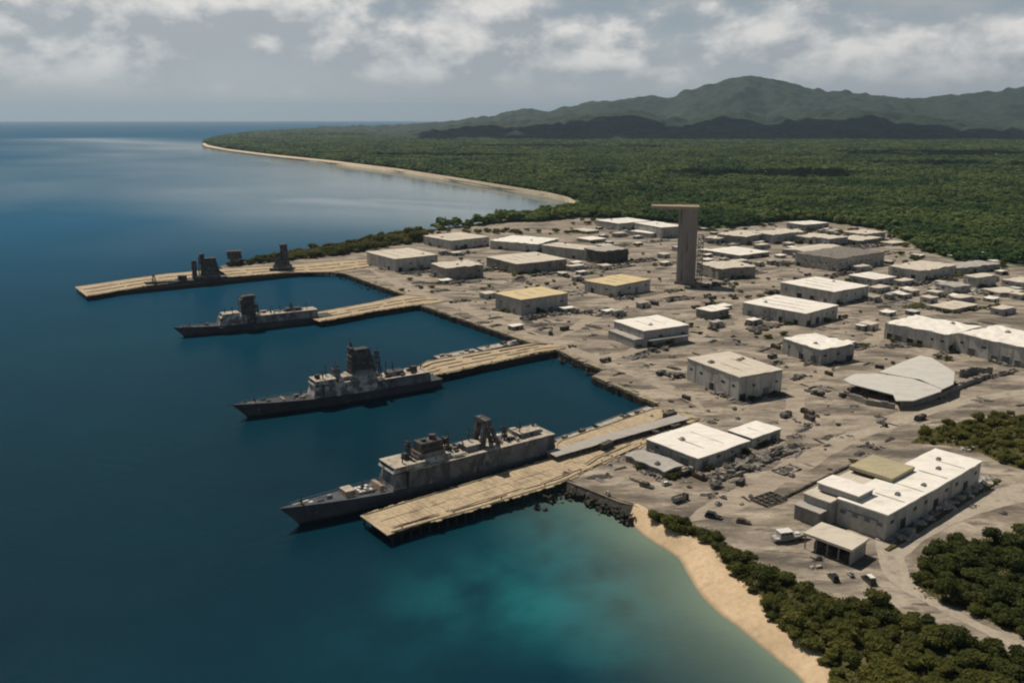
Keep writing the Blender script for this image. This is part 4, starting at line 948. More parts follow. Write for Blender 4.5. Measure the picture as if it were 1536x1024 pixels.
# barges packed with scrap along the north side of the wide pier
def barge(label, p0, p1, wd, seed, hz=1.6):
    a, b_ = G(*p0), G(*p1); ax = b_ - a; rz = math.atan2(ax.y, ax.x); L = ax.length; r = random.Random(seed)
    t = thing('barge', label, 'barge', (a.x, a.y, 0), rz)
    b = MB(); w = wd / 2; b.loft([[(0.0 + k, -w, z), (L - k, -w, z), (L - k, w, z), (k, w, z)] for z, k in ((-.8, 1.2), (hz, 0))]); b.build('hull', M_RUST, t)
    b = MB(); b.box(.4, L - .4, -w + .3, w - .3, hz + .004, hz + .12); b.build('deck', M_JUNKW, t)
    b = MB()
    for s in (-1, 1): b.box(0.2, L - .2, s * w - .15, s * w + .15, hz, hz + .5)
    b.build('bulwark', M_METAL, t)
    for k in range(int(L / 5)):
        b = MB(); cx, cy = r.uniform(2, L - 2), r.uniform(-w * .6, w * .6); hh = r.uniform(.6, 1.8)
        b.rbox((cx, cy, hz + .1 + hh / 2), (r.uniform(1.5, 5), r.uniform(1, 3), hh), r.uniform(-.3, .3)); b.rbox((cx + 1, cy, hz + .3), (2, 1.4, .5), r.uniform(-1, 1))
        b.build('cargo', r.choice([M_JUNK, M_JUNKD, M_JUNKW]), t)
    return t
barge('scrap laden barge moored just behind the stern of the nearest warship', (840, 668), (898, 648), 9, 1)
barge('scrap laden barge in the middle of the row beside the pier shelter', (902, 645), (944, 629), 9, 2)
barge('scrap laden barge at the inner end of the row beside the pier shelter', (948, 628), (980, 616), 8, 3)
barge('flat rusty barge along the north side of the third pier, at its warship end', (655, 541), (716, 529), 9, 4, 1.9)
barge('flat rusty barge along the north side of the third pier, at its quay end', (720, 528), (780, 516), 9, 5, 1.9)
# ------------------------------------------------------------------ warships
def hull_mat(name, c, c2, rust):
    m = mat(name, c, c2, scale=.10, stretch=(1, 1, .45), c3=rust, scale3=.22, lo3=.57, hi3=.74, fine=.12, rough=.75, coords='object', detail=8)
    t = m.node_tree; b = t.nodes['Principled BSDF']; L = t.links.new; src = b.inputs['Base Color'].links[0].from_socket
    g = N(t, 'ShaderNodeTexCoord'); s = N(t, 'ShaderNodeSeparateXYZ'); L(g.outputs['Object'], s.inputs[0])
    n = N(t, 'ShaderNodeTexNoise'); L(g.outputs['Object'], n.inputs['Vector']); n.inputs['Scale'].default_value = .5
    a = N(t, 'ShaderNodeMath', operation='MULTIPLY_ADD'); L(n.outputs[0], a.inputs[0]); a.inputs[1].default_value = -1.2; L(s.outputs['Z'], a.inputs[2])
    r = N(t, 'ShaderNodeMapRange'); L(a.outputs[0], r.inputs[0]); r.inputs[1].default_value = .5; r.inputs[2].default_value = .2
    x = N(t, 'ShaderNodeMix', data_type='RGBA'); L(r.outputs[0], x.inputs['Factor']); L(src, x.inputs['A']); x.inputs['B'].default_value = (.022, .018, .016, 1); L(x.outputs['Result'], b.inputs['Base Color'])
    return m
M_HULL = hull_mat('hull_grey', (.078, .086, .102), (.052, .058, .070), (.105, .098, .092))
M_HULLD = hull_mat('hull_dark', (.054, .060, .072), (.035, .039, .047), (.085, .077, .07))
M_SUP = mat('superstructure_grey', (.215, .222, .235), (.08, .083, .09), scale=.2, lo=.41, hi=.59, stretch=(1, 1, .5), c3=(.085, .08, .078), scale3=.30, lo3=.56, hi3=.68, fine=.15, coords='object', detail=8)
M_SUPD = mat('side_plating', (.135, .142, .155), (.06, .063, .07), scale=.2, lo=.41, hi=.59, stretch=(1, 1, .5), c3=(.21, .205, .2), scale3=.33, lo3=.56, hi3=.66, fine=.18, coords='object', detail=8)
M_SUPW = mat('superstructure_patchy', (.44, .43, .42), (.13, .13, .13), scale=.20, lo=.44, hi=.56, c3=(.075, .065, .06), scale3=.28, lo3=.56, hi3=.66, fine=.15, coords='object', detail=8)
M_DECK = mat('deck_red_brown', (.28, .20, .155), (.19, .145, .115), scale=.2, c3=(.40, .33, .27), scale3=.3, lo3=.55, hi3=.68, fine=.2, coords='object', detail=8)
M_TOP = mat('deck_beige', (.48, .425, .35), (.31, .27, .22), scale=.25, c3=(.15, .125, .10), scale3=.35, lo3=.56, hi3=.68, fine=.2, coords='object', detail=8)
M_SOOT = mat('sooty_steel', (.080, .079, .081), (.038, .038, .040), scale=.35, c3=(.19, .165, .148), scale3=.45, lo3=.53, hi3=.66, fine=.25, coords='object')
M_WHITE = mat('white_paint', (.70, .68, .65), (.55, .53, .5), scale=1.0)
M_GLASS = mat('dark_glass', (.015, .018, .02), (.02, .024, .028), scale=1, rough=.15, fine=0, spec=.5)
class Ship:
    def __init__(s, label, bow, stern, beam, zs, zb, rake, hull=None, cat='warship', tz=0, full=.55):
        a, b = G(*bow), G(*stern); ax = (a - b); nx = Vector((ax.y, -ax.x, 0)).normalized()
        if nx.y < 0: nx = -nx
        c = b + nx * beam * .45; ax = a - c; s.L = ax.length + rake; s.B, s.zs, s.zb = beam, zs, zb
        s.t = thing(cat.replace(' ', '_'), label, cat, c, math.atan2(ax.y, ax.x)); s.rake, s.full = rake, full
        L, n = s.L, 34
        rows = [(-1.2, 0), (.0, 0.0), (.35, .25), (.7, .55), (1.0, .85), (1.0, 1.0)]
        b = MB(); rings = []
        for i in range(n + 1):
            u = i / n; zt = s.sheer(u); ring = []
            for k, f in enumerate((-.35, 0, .3, .6, .85, 1.0)):
                z = zt * f if f > 0 else f * 4; g = max(f, 0)
                hb = s.hb_w(u) * (1 - g ** 1.3) + s.hb(u) * g ** 1.3
                x = u * (L - rake) + rake * (g ** 1.15) * max(0, (u - .72) / .28) ** 1.6
                ring.append((x, hb, z))
            full_ring = [(x, -y, z) for x, y, z in ring] + ring[::-1]
            rings.append([(v[0], v[1], v[2]) for v in full_ring])
        b.loft(rings, closed=False, caps=False)
        b.add(rings[0], [tuple(range(12))])
        b.build('hull', hull or M_HULL, s.t, smooth=False)
        # weather deck a little below the bulwark
        d = MB(); P = [s.dx(i / n) for i in range(n + 1)]
        vs = []; fs = []
        for i in range(n + 1):
            u = i / n; h = max(s.hb(u) - .12, .02); z = s.sheer(u) - .28; vs += [(s.dx(u) - .05, -h, z), (s.dx(u) - .05, h, z)]
        for i in range(n): fs.append((2 * i, 2 * i + 2, 2 * i + 3, 2 * i + 1))
        d.add(vs, fs); s.deck = d.build('deck', M_DECK, s.t)
        # rail along the deck edge
        rl = MB()
        for sg in (-1, 1):
            for i in range(n - 1):
                p = (s.dx(i / n), sg * (s.hb(i / n) - .15), s.sheer(i / n)); q = (s.dx((i + 1) / n), sg * (s.hb((i + 1) / n) - .15), s.sheer((i + 1) / n))
                if i > n * .62 or i < 3:
                    rl.tube((p[0], p[1], p[2] + 1.0), (q[0], q[1], q[2] + 1.0), .06, n=4); rl.tube(p, (p[0], p[1], p[2] + 1.0), .06, n=4)
        rl.build('deck_rail', M_METAL, s.t)
        for sg in (-1, 1):
            a = MB(); u = .93; a.rbox((0, 0, 0), (.5, .35, 1.8)); a.rbox((0, 0, -.9), (1.6, .35, .5)); a.tube((0, 0, .6), (0, 0, 1.8), .15, n=6)
            a.build('anchor', M_SOOT, s.t, loc=(s.dx(u) - rake * .32, sg * (s.hb(u) * .62 + .3), s.sheer(u) * .62))
    def sheer(s, u): return s.zs + (s.zb - s.zs) * max(0, (u - .35) / .65) ** 1.7
    def hb(s, u):
        f = s.full; v = (.90 + .10 * min(1, u / .2)); return s.B / 2 * v * (1 - max(0, (u - f) / (1 - f)) ** 2.3) + .06
    def hb_w(s, u):
        f = s.full - .12; v = (.82 + .12 * min(1, u / .25)); return s.B / 2 * v * (1 - max(0, (u - f) / (1 - f)) ** 1.55)
    def dx(s, u): return u * (s.L - s.rake) + s.rake * max(0, (u - .72) / .28) ** 1.6
    def x(s, u): return u * s.L
    def block(s, nm, u0, u1, w, z0, z1, m, top=None, sf=0, sb=0, ins=0, y=0, parent=None, toplip=.2):
        """tapering deckhouse with its own roof plate"""
        x0, x1 = s.x(u0), s.x(u1); w2 = w - ins
        b = MB(); b.prism([(x0, y - w), (x1, y - w), (x1, y + w), (x0, y + w)], z0, z1, [(x0 + sb, y - w2), (x1 - sf, y - w2), (x1 - sf, y + w2), (x0 + sb, y + w2)])
        o = b.build(nm, m, parent or s.t)
        if top:
            b = MB(); b.prism([(x0 + sb - toplip, y - w2 - toplip), (x1 - sf + toplip, y - w2 - toplip), (x1 - sf + toplip, y + w2 + toplip), (x0 + sb - toplip, y + w2 + toplip)], z1 + .003, z1 + .18); b.build('roof_plate', top, o)
        return o
    def windows(s, par, u0, u1, y, z, n, w=.5, h=.7, sg=-1, nm='window'):
        for k in range(n):
            x = s.x(u0 + (u1 - u0) * (k + .5) / n); b = MB(); b.box(x - w, x + w, y - .06, y + .06, z, z + h); b.build(nm, M_GLASS, par)
    def front_windows(s, par, x, w, z, n):
        for k in range(n):
            yy = -w + 2 * w * (k + .5) / n; b = MB(); b.box(x - .05, x + .08, yy - w / n * .7, yy + w / n * .7, z, z + .8); b.build('window', M_GLASS, par)
    def lattice(s, nm, x, y, z0, z1, w0, w1, m=None, arms=((.7, 3), (.9, 2.2))):
        b = MB(); n = max(3, int((z1 - z0) / 2.6)); q = lambda f: w0 + (w1 - w0) * f
        cs = ((-1, -1), (1, -1), (1, 1), (-1, 1))
        for a, c in cs: b.tube((x + a * w0, y + c * w0, z0), (x + a * w1, y + c * w1, z1), .24, .18, 5)
        for k in range(n):
            f0, f1 = k / n, (k + 1) / n; za, zb = z0 + (z1 - z0) * f0, z0 + (z1 - z0) * f1
            for i in range(4):
                A, Bc = cs[i], cs[(i + 1) % 4]
                b.tube((x + A[0] * q(f0), y + A[1] * q(f0), za), (x + Bc[0] * q(f1), y + Bc[1] * q(f1), zb), .16, n=4)
                b.tube((x + A[0] * q(f1), y + A[1] * q(f1), zb), (x + Bc[0] * q(f1), y + Bc[1] * q(f1), zb), .15, n=4)
        o = b.build(nm, m or M_SOOT, s.t)
        for f, l in arms:
            a = MB(); z = z0 + (z1 - z0) * f; a.tube((x, y - l, z), (x, y + l, z), .12, n=5); a.box(x - .5, x + .5, y - l - .3, y - l + .5, z - .2, z + .8); a.box(x - .8, x + .8, y - .8, y + .8, z, z + .9); a.build('yard', m or M_SOOT, o)
        a = MB(); a.tube((x, y, z1), (x, y, z1 + 3.5), .12, .05, 5); a.build('antenna', m or M_SOOT, o)
        return o
    def turret(s, u, z, sc=1.0):
        x = s.x(u); b = MB(); b.tube((x, 0, z - .3), (x, 0, z + .5 * sc), 1.9 * sc, 1.8 * sc, 14)
        b.prism([(x - 1.8 * sc, -1.4 * sc), (x + 1.3 * sc, -1.1 * sc), (x + 1.3 * sc, 1.1 * sc), (x - 1.8 * sc, 1.4 * sc)], z + .5 * sc, z + 2.2 * sc, [(x - 1.5 * sc, -1.1 * sc), (x + .6 * sc, -.8 * sc), (x + .6 * sc, .8 * sc), (x - 1.5 * sc, 1.1 * sc)])
        o = b.build('gun_turret', M_SUP, s.t); g = MB(); g.tube((x + 1, 0, z + 1.4 * sc), (x + 5.4 * sc, 0, z + 2.2 * sc), .22 * sc, .14 * sc, 8); g.build('gun_barrel', M_SOOT, o)
    def clutter(s, u0, u1, w, z, n, seed, ms=None, hi=1.6):
        r = random.Random(seed)
        for k in range(n):
            x = s.x(r.uniform(u0, u1)); y = r.uniform(-w, w); b = MB(); k2 = r.random(); m = r.choice(ms or [M_SOOT, M_SUP, M_TOP, M_METAL])
            if k2 < .45: hh = r.uniform(.5, hi); b.box(x - r.uniform(.4, 1.6), x + r.uniform(.4, 1.6), y - r.uniform(.3, 1), y + r.uniform(.3, 1), z, z + hh); nm = 'deck_locker'
            elif k2 < .7: b.tube((x, y, z), (x, y, z + r.uniform(.8, 1.8)), .4, .35, 8); b.blob((x, y, z + 1.5), (.6, .6, .5), k, 1, .1); nm = 'vent_cowl'
            else: b.tube((x - 1.4, y, z + .5), (x + 1.4, y, z + .5), .5, .5, 8); b.box(x - 1.5, x + 1.5, y - .2, y + .2, z, z + .4); nm = 'canister'
            b.build(nm, m, s.t)
    def poles(s, spec, m=None):
        for u, y, z, hh, arm in spec:
            x = s.x(u); b = MB(); b.tube((x, y, z), (x, y, z + hh), .30, .16, 6); b.tube((x, y - arm, z + hh * .62), (x, y + arm, z + hh * .62), .16, n=5); b.tube((x - arm * .6, y, z + hh * .8), (x + arm * .6, y, z + hh * .8), .14, n=5); b.box(x - .5, x + .5, y - .5, y + .5, z + hh * .4, z + hh * .4 + .8)
            b.build('pole_mast', m or M_SOOT, s.t)
    def boat(s, x, y, z):
        b = MB(); rg = []
        for i in range(9):
            u = i / 8; w = 1.1 * (1 - abs(2 * u - 1) ** 2.5); rg.append([(x - 3.2 + 6.4 * u, y - w, z + 1.1), (x - 3.2 + 6.4 * u, y - w * .5, z + .2), (x - 3.2 + 6.4 * u, y + w * .5, z + .2), (x - 3.2 + 6.4 * u, y + w, z + 1.1)])
        b.loft(rg); o = b.build('lifeboat', M_WHITE, s.t); c = MB(); c.box(x - 2.4, x + 2.4, y - .8, y + .8, z + 1.105, z + 1.35); c.build('boat_cover', M_TOP, o)
    def scupper_streaks(s, n, seed): pass

# --- nearest warship: long slab sided upper works, square funnel tower and an A shaped derrick
s = Ship('nearest rusty grey warship, long slab sided, lying along the widest pier', (449, 787), (834, 692), 15, 5.4, 8.8, 7.5)
zd = s.sheer(.3)
w = s.B / 2 - .35
up = s.block('upper_works', .012, .60, w, zd - .35, zd + 8.0, M_SUPD, M_TOP, sf=1.2, ins=.25)
fr = s.block('bridge_house', .60, .655, w - .6, zd - .3, zd + 7.3, M_SUP, None, sf=2.6, ins=.8, sb=0)
br = s.block('bridge_deck', .53, .648, w - .8, zd + 8.19, zd + 10.4, M_SUPW, M_TOP, sf=1.0, ins=.35, sb=.4, toplip=.5)
s.windows(br, .54, .64, -(w - .8) + .15, zd + 9.2, 7, .45, .7); s.front_windows(br, s.x(.648) - .45, w - 1.6, zd + 9.2, 8)
s.windows(up, .03, .59, -w + .10, zd + 5.3, 22, .45, .8)
s.windows(up, .03, .59, -w + .05, zd + 2.4, 16, .35, .6, nm='porthole')
for k, u in enumerate((.10, .22, .335, .46, .57)):
    b = MB(); x = s.x(u); b.box(x - .35, x + .35, -w - .12, -w + .4, zd - .2, zd + 7.9); b.build('frame_rib', M_SOOT if k % 2 else M_SUP, up)
for u0, u1, z0, z1 in ((.31, .345, 1.2, 4.6), (.44, .47, .8, 6), (.17, .195, 3, 6.5)):
    b = MB(); b.box(s.x(u0), s.x(u1), -w - .05, -w + .3, zd + z0, zd + z1); b.build('side_opening', M_SOOT, up)
b = MB()
for u in np.linspace(.02, .59, 40): b.tube((s.x(u), -w + .3, zd + 8.1), (s.x(u), -w + .3, zd + 9.2), .07, n=4)
b.tube((s.x(.015), -w + .3, zd + 9.2), (s.x(.595), -w + .3, zd + 9.2), .08, n=4); b.build('upper_rail', M_TOP, up)
ft = s.block('funnel_tower', .445, .535, 3.6, zd + 8.2, zd + 16.6, M_SOOT, None, sf=.5, ins=.5, sb=.9)
b = MB(); b.tube((s.x(.475), 0, zd + 16.3), (s.x(.475), 0, zd + 18.6), 1.6, 1.5, 12); b.tube((s.x(.51), 0.4, zd + 16.3), (s.x(.51), .4, zd + 17.6), 1.0, 1.0, 10); b.build('funnel_pipe', M_SOOT, ft)
for k in range(3):
    b = MB(); b.box(s.x(.452) + .3, s.x(.53) - .3, -3.9, 3.9, zd + 10 + 2.4 * k, zd + 10.25 + 2.4 * k); b.build('funnel_platform', M_RUST, ft)
b = MB(); b.box(s.x(.46), s.x(.50), -3.72, -3.2, zd + 12, zd + 15); b.build('funnel_louvre', M_RUST, ft)
s.lattice('lattice_mast', s.x(.425), 0, zd + 8.2, zd + 15.5, 1.3, .7)
s.block('pillbox', .565, .585, 1.2, zd + 10.6, zd + 13.2, M_SOOT, None, ins=.2)
# A shaped derrick
b = MB(); x = s.x(.275)
for yy in (-2.8, 2.8):
    b.loft([[(x - 1.2 + k, yy - .9, z), (x + 1.2 + k, yy - .9, z), (x + 1.2 + k, yy + .9, z), (x - 1.2 + k, yy + .9, z)] for z, k in ((zd + 8, 3.0), (zd + 19.8, .5))])
    b.loft([[(x - .8 + k, yy - .7, z), (x + .8 + k, yy - .7, z), (x + .8 + k, yy + .7, z), (x - .8 + k, yy + .7, z)] for z, k in ((zd + 8, -5.6), (zd + 19.2, -.8))])
b.box(x - 1.6, x + 2.0, -3.9, 3.9, zd + 18.6, zd + 20.6); b.build('derrick', M_SOOT, s.t)
s.block('deckhouse', .30, .36, 3.5, zd + 8.19, zd + 10.6, M_SUP, M_TOP, ins=.3); s.block('deckhouse', .05, .14, 3.2, zd + 8.19, zd + 10.2, M_SUP, M_TOP, ins=.3)
b = MB(); b.blob((s.x(.215), 0, zd + 10.2), (1.5, 1.5, 1.5), 3, 2, .0); b.tube((s.x(.215), 0, zd + 8.2), (s.x(.215), 0, zd + 9.4), .8, .6, 8); b.build('radar_dome', M_WHITE, s.t, smooth=True)
s.clutter(.15, .44, 4.8, zd + 8.2, 22, 5, hi=2.2); s.clutter(.02, .16, 4.6, zd + 8.2, 8, 6)
# foredeck: breakwater, winch housing, white topped launcher cells, windlass
zf = s.sheer(.75) - .28
s.block('winch_house', .765, .80, 3.0, zf - .2, zf + 3.0, M_DECK, M_TOP, sf=.6, ins=.3)
lb = s.block('launcher', .70, .758, 3.6, zf - .3, zf + 1.2, M_SOOT, None, ins=.2)
for i in range(4):
    for j in range(3):
        if (i + j) % 2 == 0 or i == 3:
            b = MB(); b.box(s.x(.705) + i * 1.5, s.x(.705) + i * 1.5 + 1.1, -3 + j * 2.1, -3 + j * 2.1 + 1.5, zf + 1.21, zf + 1.5); b.build('launcher_lid', M_WHITE, lb)
s.block('breakwater', .672, .69, 4.6, zf - .5, zf + 2.4, M_DECK, None, sf=.8, ins=.5)
s.clutter(.66, .70, 4.2, zf - .2, 7, 8, [M_DECK, M_TOP, M_SUP]); s.turret(.845, s.sheer(.845) - .28, .85)
s.clutter(.86, .95, 1.6, s.sheer(.9) - .3, 6, 9, [M_SOOT, M_TOP, M_WHITE], .9)
s.boat(s.x(.40), -5.0, zd + 8.3); s.boat(s.x(.40), 5.0, zd + 8.3)
st = s.block('stepped_house', .425, .555, 4.6, zd + 8.19, zd + 10.4, M_SUPW, M_TOP, sf=.6, ins=.3); s.block('stepped_house', .445, .545, 4.0, zd + 10.59, zd + 12.6, M_SUP, M_RUST, sf=.5, ins=.3)
s.lattice('lattice_mast', s.x(.565), 0, zd + 10.6, zd + 18, .9, .4, arms=((.6, 2.6), (.85, 1.8)))
s.lattice('lattice_mast', s.x(.19), 0, zd + 8.2, zd + 14.5, .9, .4, arms=((.7, 2.6),))
for k in range(9): s.block('locker_house', .02 + k * .046, .045 + k * .046, 1.1, zd + 8.19, zd + 9.3 + .5 * (k % 3), (M_SUPW, M_SUP, M_TOP)[k % 3], None, y=-5.2 + (k % 2) * 1.0, ins=.1)
for k in range(14): s.block('bulwark_plate', .03 + k * .041, .05 + k * .041, .12, zd + 8.0, zd + 8.7 + .5 * random.Random(k).random(), (M_SUP, M_SUPW, M_RUST)[k % 3], None, y=-w + .3)
for k, (u, z0, z1) in enumerate(((.06, 1, 3), (.13, 4, 6.4), (.25, 1, 5), (.38, 3.5, 6), (.42, .5, 3), (.51, 2, 5.5), (.55, .5, 2.6), (.285, 5, 7))):
    b = MB(); b.box(s.x(u), s.x(u) + 2.6 + k % 3, -w - .07, -w + .3, zd + z0, zd + z1); b.build('patch_plate', (M_SUPW, M_RUST, M_SUP)[k % 3], up)

s.poles(((.40, -3, zd + 8.2, 8.5, 1.6), (.37, 2, zd + 8.2, 7, 1.3), (.325, -2, zd + 10.6, 6, 1.3), (.22, -3, zd + 8.2, 6, 1.2), (.13, 1, zd + 10.2, 5, 1.2), (.60, 3, zd + 10.5, 5, 1.2), (.055, -2, zd + 8.2, 5.5, 1), (.73, 0, zf, 5, .9), (.93, 0, s.sheer(.93) - .3, 4, .4)))
# --- second nearest warship: blotchy upper works and one tall sooty tower
s = Ship('blotchy grey warship with one tall sooty tower, stern against the third pier', (371, 626), (663, 581), 14.5, 5.0, 8.2, 7.5, M_HULLD)
zd = s.sheer(.3); w = s.B / 2 - .5
up = s.block('upper_works', .34, .60, w - .4, zd - .35, zd + 7.2, M_SUPW, M_TOP, sf=.8, ins=.5)
fr = s.block('bridge_house', .60, .648, w - 1.0, zd - .3, zd + 6.6, M_SUPW, M_SOOT, sf=1.8, ins=.9)
br = s.block('bridge_deck', .54, .64, w - 1.4, zd + 7.39, zd + 9.8, M_SUPW, M_TOP, sf=1.2, ins=.4, toplip=.5)
s.front_windows(br, s.x(.64) - .55, w - 2.2, zd + 8.4, 8); s.windows(br, .55, .63, -(w - 1.4) + .2, zd + 8.4, 5)
b = MB(); b.box(s.x(.575), s.x(.605), -w - .8, w + .8, zd + 7.3, zd + 8.4); b.build('bridge_wing', M_SOOT, br)
aft = s.block('hangar', .06, .34, w - .3, zd - .35, zd + 5.2, M_SUPD, M_TOP, sb=.5, ins=.4)
s.windows(up, .36, .59, -(w - .4) + .3, zd + 4.4, 10); s.windows(up, .36, .59, -(w - .4) + .12, zd + 1.8, 8, .35, .6, nm='porthole')
s.windows(aft, .08, .33, -(w - .3) + .2, zd + 3, 8, .35, .6, nm='porthole')
for u0, u1, z0, z1 in ((.585, .598, .5, 4.5), (.47, .50, .5, 3), (.30, .33, .6, 3.4)):
    b = MB(); b.box(s.x(u0), s.x(u1), -(w - .4) - .12, -(w - .4) + .5, zd + z0, zd + z1); b.build('side_opening', M_SOOT, up)
x = s.x(.40)
b = MB(); b.loft([[(x + a0, -q, z), (x + a1, -q, z), (x + a1, q, z), (x + a0, q, z)] for z, a0, a1, q in ((zd + 7.3, -8.5, 9.5, 4.2), (zd + 10.5, -7.6, 6.6, 3.8), (zd + 22.5, -4.8, 5.6, 3.0), (zd + 23.4, -4.2, 5.2, 2.6))]); tw = b.build('funnel_tower', M_SOOT, s.t)
b = MB(); b.box(x + 4.2, x + 6.2, -2.6, 2.6, zd + 22.9, zd + 24.6); b.build('funnel_cap', M_SOOT, tw)
for k in range(4):
    b = MB(); z = zd + 11.5 + 2.8 * k; q = 3.9 - .25 * k; b.box(x - 7.4 + k * .8, x + 6.6, -q - .35, q + .35, z, z + .25); b.build('funnel_platform', M_RUST, tw)
for k in range(5):
    b = MB(); z = zd + 12.2 + 2.3 * k; b.box(x - 3 + k * .2, x - .5, -3.85 + .19 * k - .12, -3.2, z, z + 1.2); b.build('funnel_louvre', M_RUST if k % 2 else M_TOP, tw)
s.lattice('lattice_mast', s.x(.315), 0, zd + 5.2, zd + 20.5, 1.9, .8, arms=((.55, 3.5), (.75, 4), (.93, 2.5)))
s.lattice('lattice_mast', s.x(.52), 0, zd + 9.9, zd + 15.5, 1.6, 1.0, arms=((.6, 3.2),)); s.block('radar_house', .505, .535, 2.2, zd + 9.99, zd + 13.8, M_SUP, M_SOOT, ins=.4)
s.block('stepped_house', .335, .47, 4.9, zd + 7.19, zd + 9.8, M_SUPW, M_TOP, ins=.3); s.block('stepped_house', .35, .455, 4.5, zd + 9.99, zd + 12.2, M_SUP, M_RUST, ins=.4); s.block('stepped_house', .47, .52, 3.6, zd + 7.39, zd + 9.4, M_SUPW, M_TOP, ins=.3)
s.lattice('lattice_mast', s.x(.35), 1.5, zd + 10, zd + 19, 1.2, .6, arms=((.6, 3), (.85, 2.2))); s.lattice('lattice_mast', s.x(.44), -1, zd + 22, zd + 27, .8, .3, arms=((.5, 2),))
for k, (u, z0, z1) in enumerate(((.355, .5, 2.4), (.41, 3, 5.4), (.45, 1, 4), (.515, 3.5, 6), (.56, .5, 2.6), (.54, 3.4, 5.5))):
    b = MB(); b.box(s.x(u), s.x(u) + 2.2 + k % 3, -(w - .4) - .05, -(w - .4) + .6, zd + z0, zd + z1); b.build('patch_plate', (M_SUP, M_WHITE, M_SOOT)[k % 3], up)
s.block('pillbox', .60, .62, 1.3, zd + 10.0, zd + 12.2, M_SOOT, None, ins=.3)
s.block('deckhouse', .19, .27, 3.2, zd + 5.39, zd + 7.6, M_SUP, M_SOOT, ins=.3); s.block('deckhouse', .115, .145, 2, zd + 5.39, zd + 8.6, M_SOOT, None, ins=.4)
s.clutter(.08, .33, 4.6, zd + 5.4, 16, 15); s.clutter(.46, .60, 4.0, zd + 7.4, 6, 16)
s.clutter(.66, .74, 3.8, s.sheer(.7) - .3, 10, 17, [M_DECK, M_TOP, M_SUP], 2.2); s.turret(.715, s.sheer(.715) - .28, 1.05)
s.block('breakwater', .77, .782, 3.4, s.sheer(.77) - .4, s.sheer(.77) + 1.0, M_DECK, None)
s.clutter(.82, .95, 1.5, s.sheer(.9) - .35, 7, 18, [M_SOOT, M_DECK], .9); s.boat(s.x(.36), -5.4, zd + 7.3)
b = MB(); b.box(s.L - .4, s.L + 2.6, -.15, .15, s.zb - .1, s.zb + .2); b.build('bowsprit', M_SOOT, s.t)

s.poles(((.33, -3, zd + 7, 9, 1.5), (.28, 2, zd + 5.3, 9, 1.4), (.23, -2, zd + 7.5, 5, 1.2), (.15, 2, zd + 5.3, 6, 1.2), (.56, -3, zd + 9.9, 6, 1.3), (.59, 2, zd + 9.9, 5, 1.2), (.69, 0, s.sheer(.69) - .3, 5, 1), (.08, -2, zd + 5.3, 5, 1), (.9, 0, s.sheer(.9) - .3, 3.5, .4)))
# --- third warship: white house forward, dark mast tower, low grey hangar
s = Ship('slender warship with a white forward house and a dark mast tower, at the second pier', (276, 505), (499, 482), 14, 4.8, 7.6, 7, M_HULLD)
zd = s.sheer(.3); w = s.B / 2 - .5
up = s.block('bridge_house', .56, .735, w - 1, zd - .3, zd + 6.6, M_SUPW, M_TOP, sf=1.8, ins=.6)
br = s.block('bridge_deck', .60, .71, w - 1.8, zd + 6.79, zd + 9.0, M_SUPW, M_TOP, sf=.9, ins=.3)
s.front_windows(br, s.x(.71) - .4, w - 2.4, zd + 7.7, 7); s.windows(up, .57, .72, -(w - 1) + .35, zd + 3.6, 8); s.windows(br, .61, .70, -(w - 1.8) + .15, zd + 7.7, 5)
aft = s.block('hangar', .10, .50, w - .6, zd - .35, zd + 5.6, M_SUP, M_TOP, ins=.4)
s.windows(aft, .12, .49, -(w - .6) + .22, zd + 3.2, 14)
for u0, u1 in ((.36, .40), (.22, .235), (.45, .47)):
    b = MB(); b.box(s.x(u0), s.x(u1), -(w - .6) - .08, -(w - .6) + .5, zd + .2, zd + 4); b.build('side_opening', M_SOOT, aft)
x = s.x(.535)
b = MB(); b.loft([[(x + a0, -q, z), (x + a1, -q, z), (x + a1, q, z), (x + a0, q, z)] for z, a0, a1, q in ((zd - .3, -4.6, 3.6, 4), (zd + 8, -4.4, 4.2, 3.4), (zd + 17.0, -3.6, 4.6, 2.8), (zd + 19.4, -5.0, 4.6, 3.2), (zd + 20.6, -5.0, 3.4, 2.6))]); tw = b.build('mast_tower', M_SOOT, s.t)
for k in range(4):
    b = MB(); z = zd + 9 + 3 * k; b.box(x - 5.4, x + 6.4, -3.7, 3.7, z, z + .25); b.build('mast_platform', M_RUST, tw)
b = MB()
for yy in (-3.3, 3.3):
    b.tube((x + 6.0, yy, zd + 7), (x + 6.0, yy, zd + 19.6), .22, n=5)
    for k in range(5): b.tube((x + 6, yy, zd + 8 + 2.4 * k), (x + 3.6, yy, zd + 9.6 + 2.4 * k), .14, n=4)
b.build('mast_strut', M_SOOT, tw)
s.lattice('lattice_mast', s.x(.485), 0, zd + 5.7, zd + 13, 1.6, .8); s.lattice('lattice_mast', s.x(.26), 0, zd + 5.7, zd + 11.5, 1.5, .5, arms=((.4, 4),))
s.block('deckhouse', .20, .30, 3, zd + 5.79, zd + 8.0, M_SOOT, None, ins=.4); s.clutter(.12, .48, 4.4, zd + 5.8, 16, 25); s.clutter(.57, .73, 3.6, zd + 6.8, 5, 26)
s.turret(.80, s.sheer(.8) - .28, .9); s.clutter(.84, .96, 1.6, s.sheer(.9) - .35, 6, 27, [M_SOOT, M_DECK], .9); s.boat(s.x(.43), -5.2, zd + 5.7)

s.poles(((.47, -2, zd + 5.7, 8, 1.4), (.40, 2, zd + 5.7, 6, 1.3), (.33, -2, zd + 5.7, 5, 1), (.16, 0, zd + 5.7, 6, 1.2), (.64, 2, zd + 9, 5, 1.2), (.68, -2, zd + 9, 4, 1), (.9, 0, s.sheer(.9) - .3, 4, .5)))
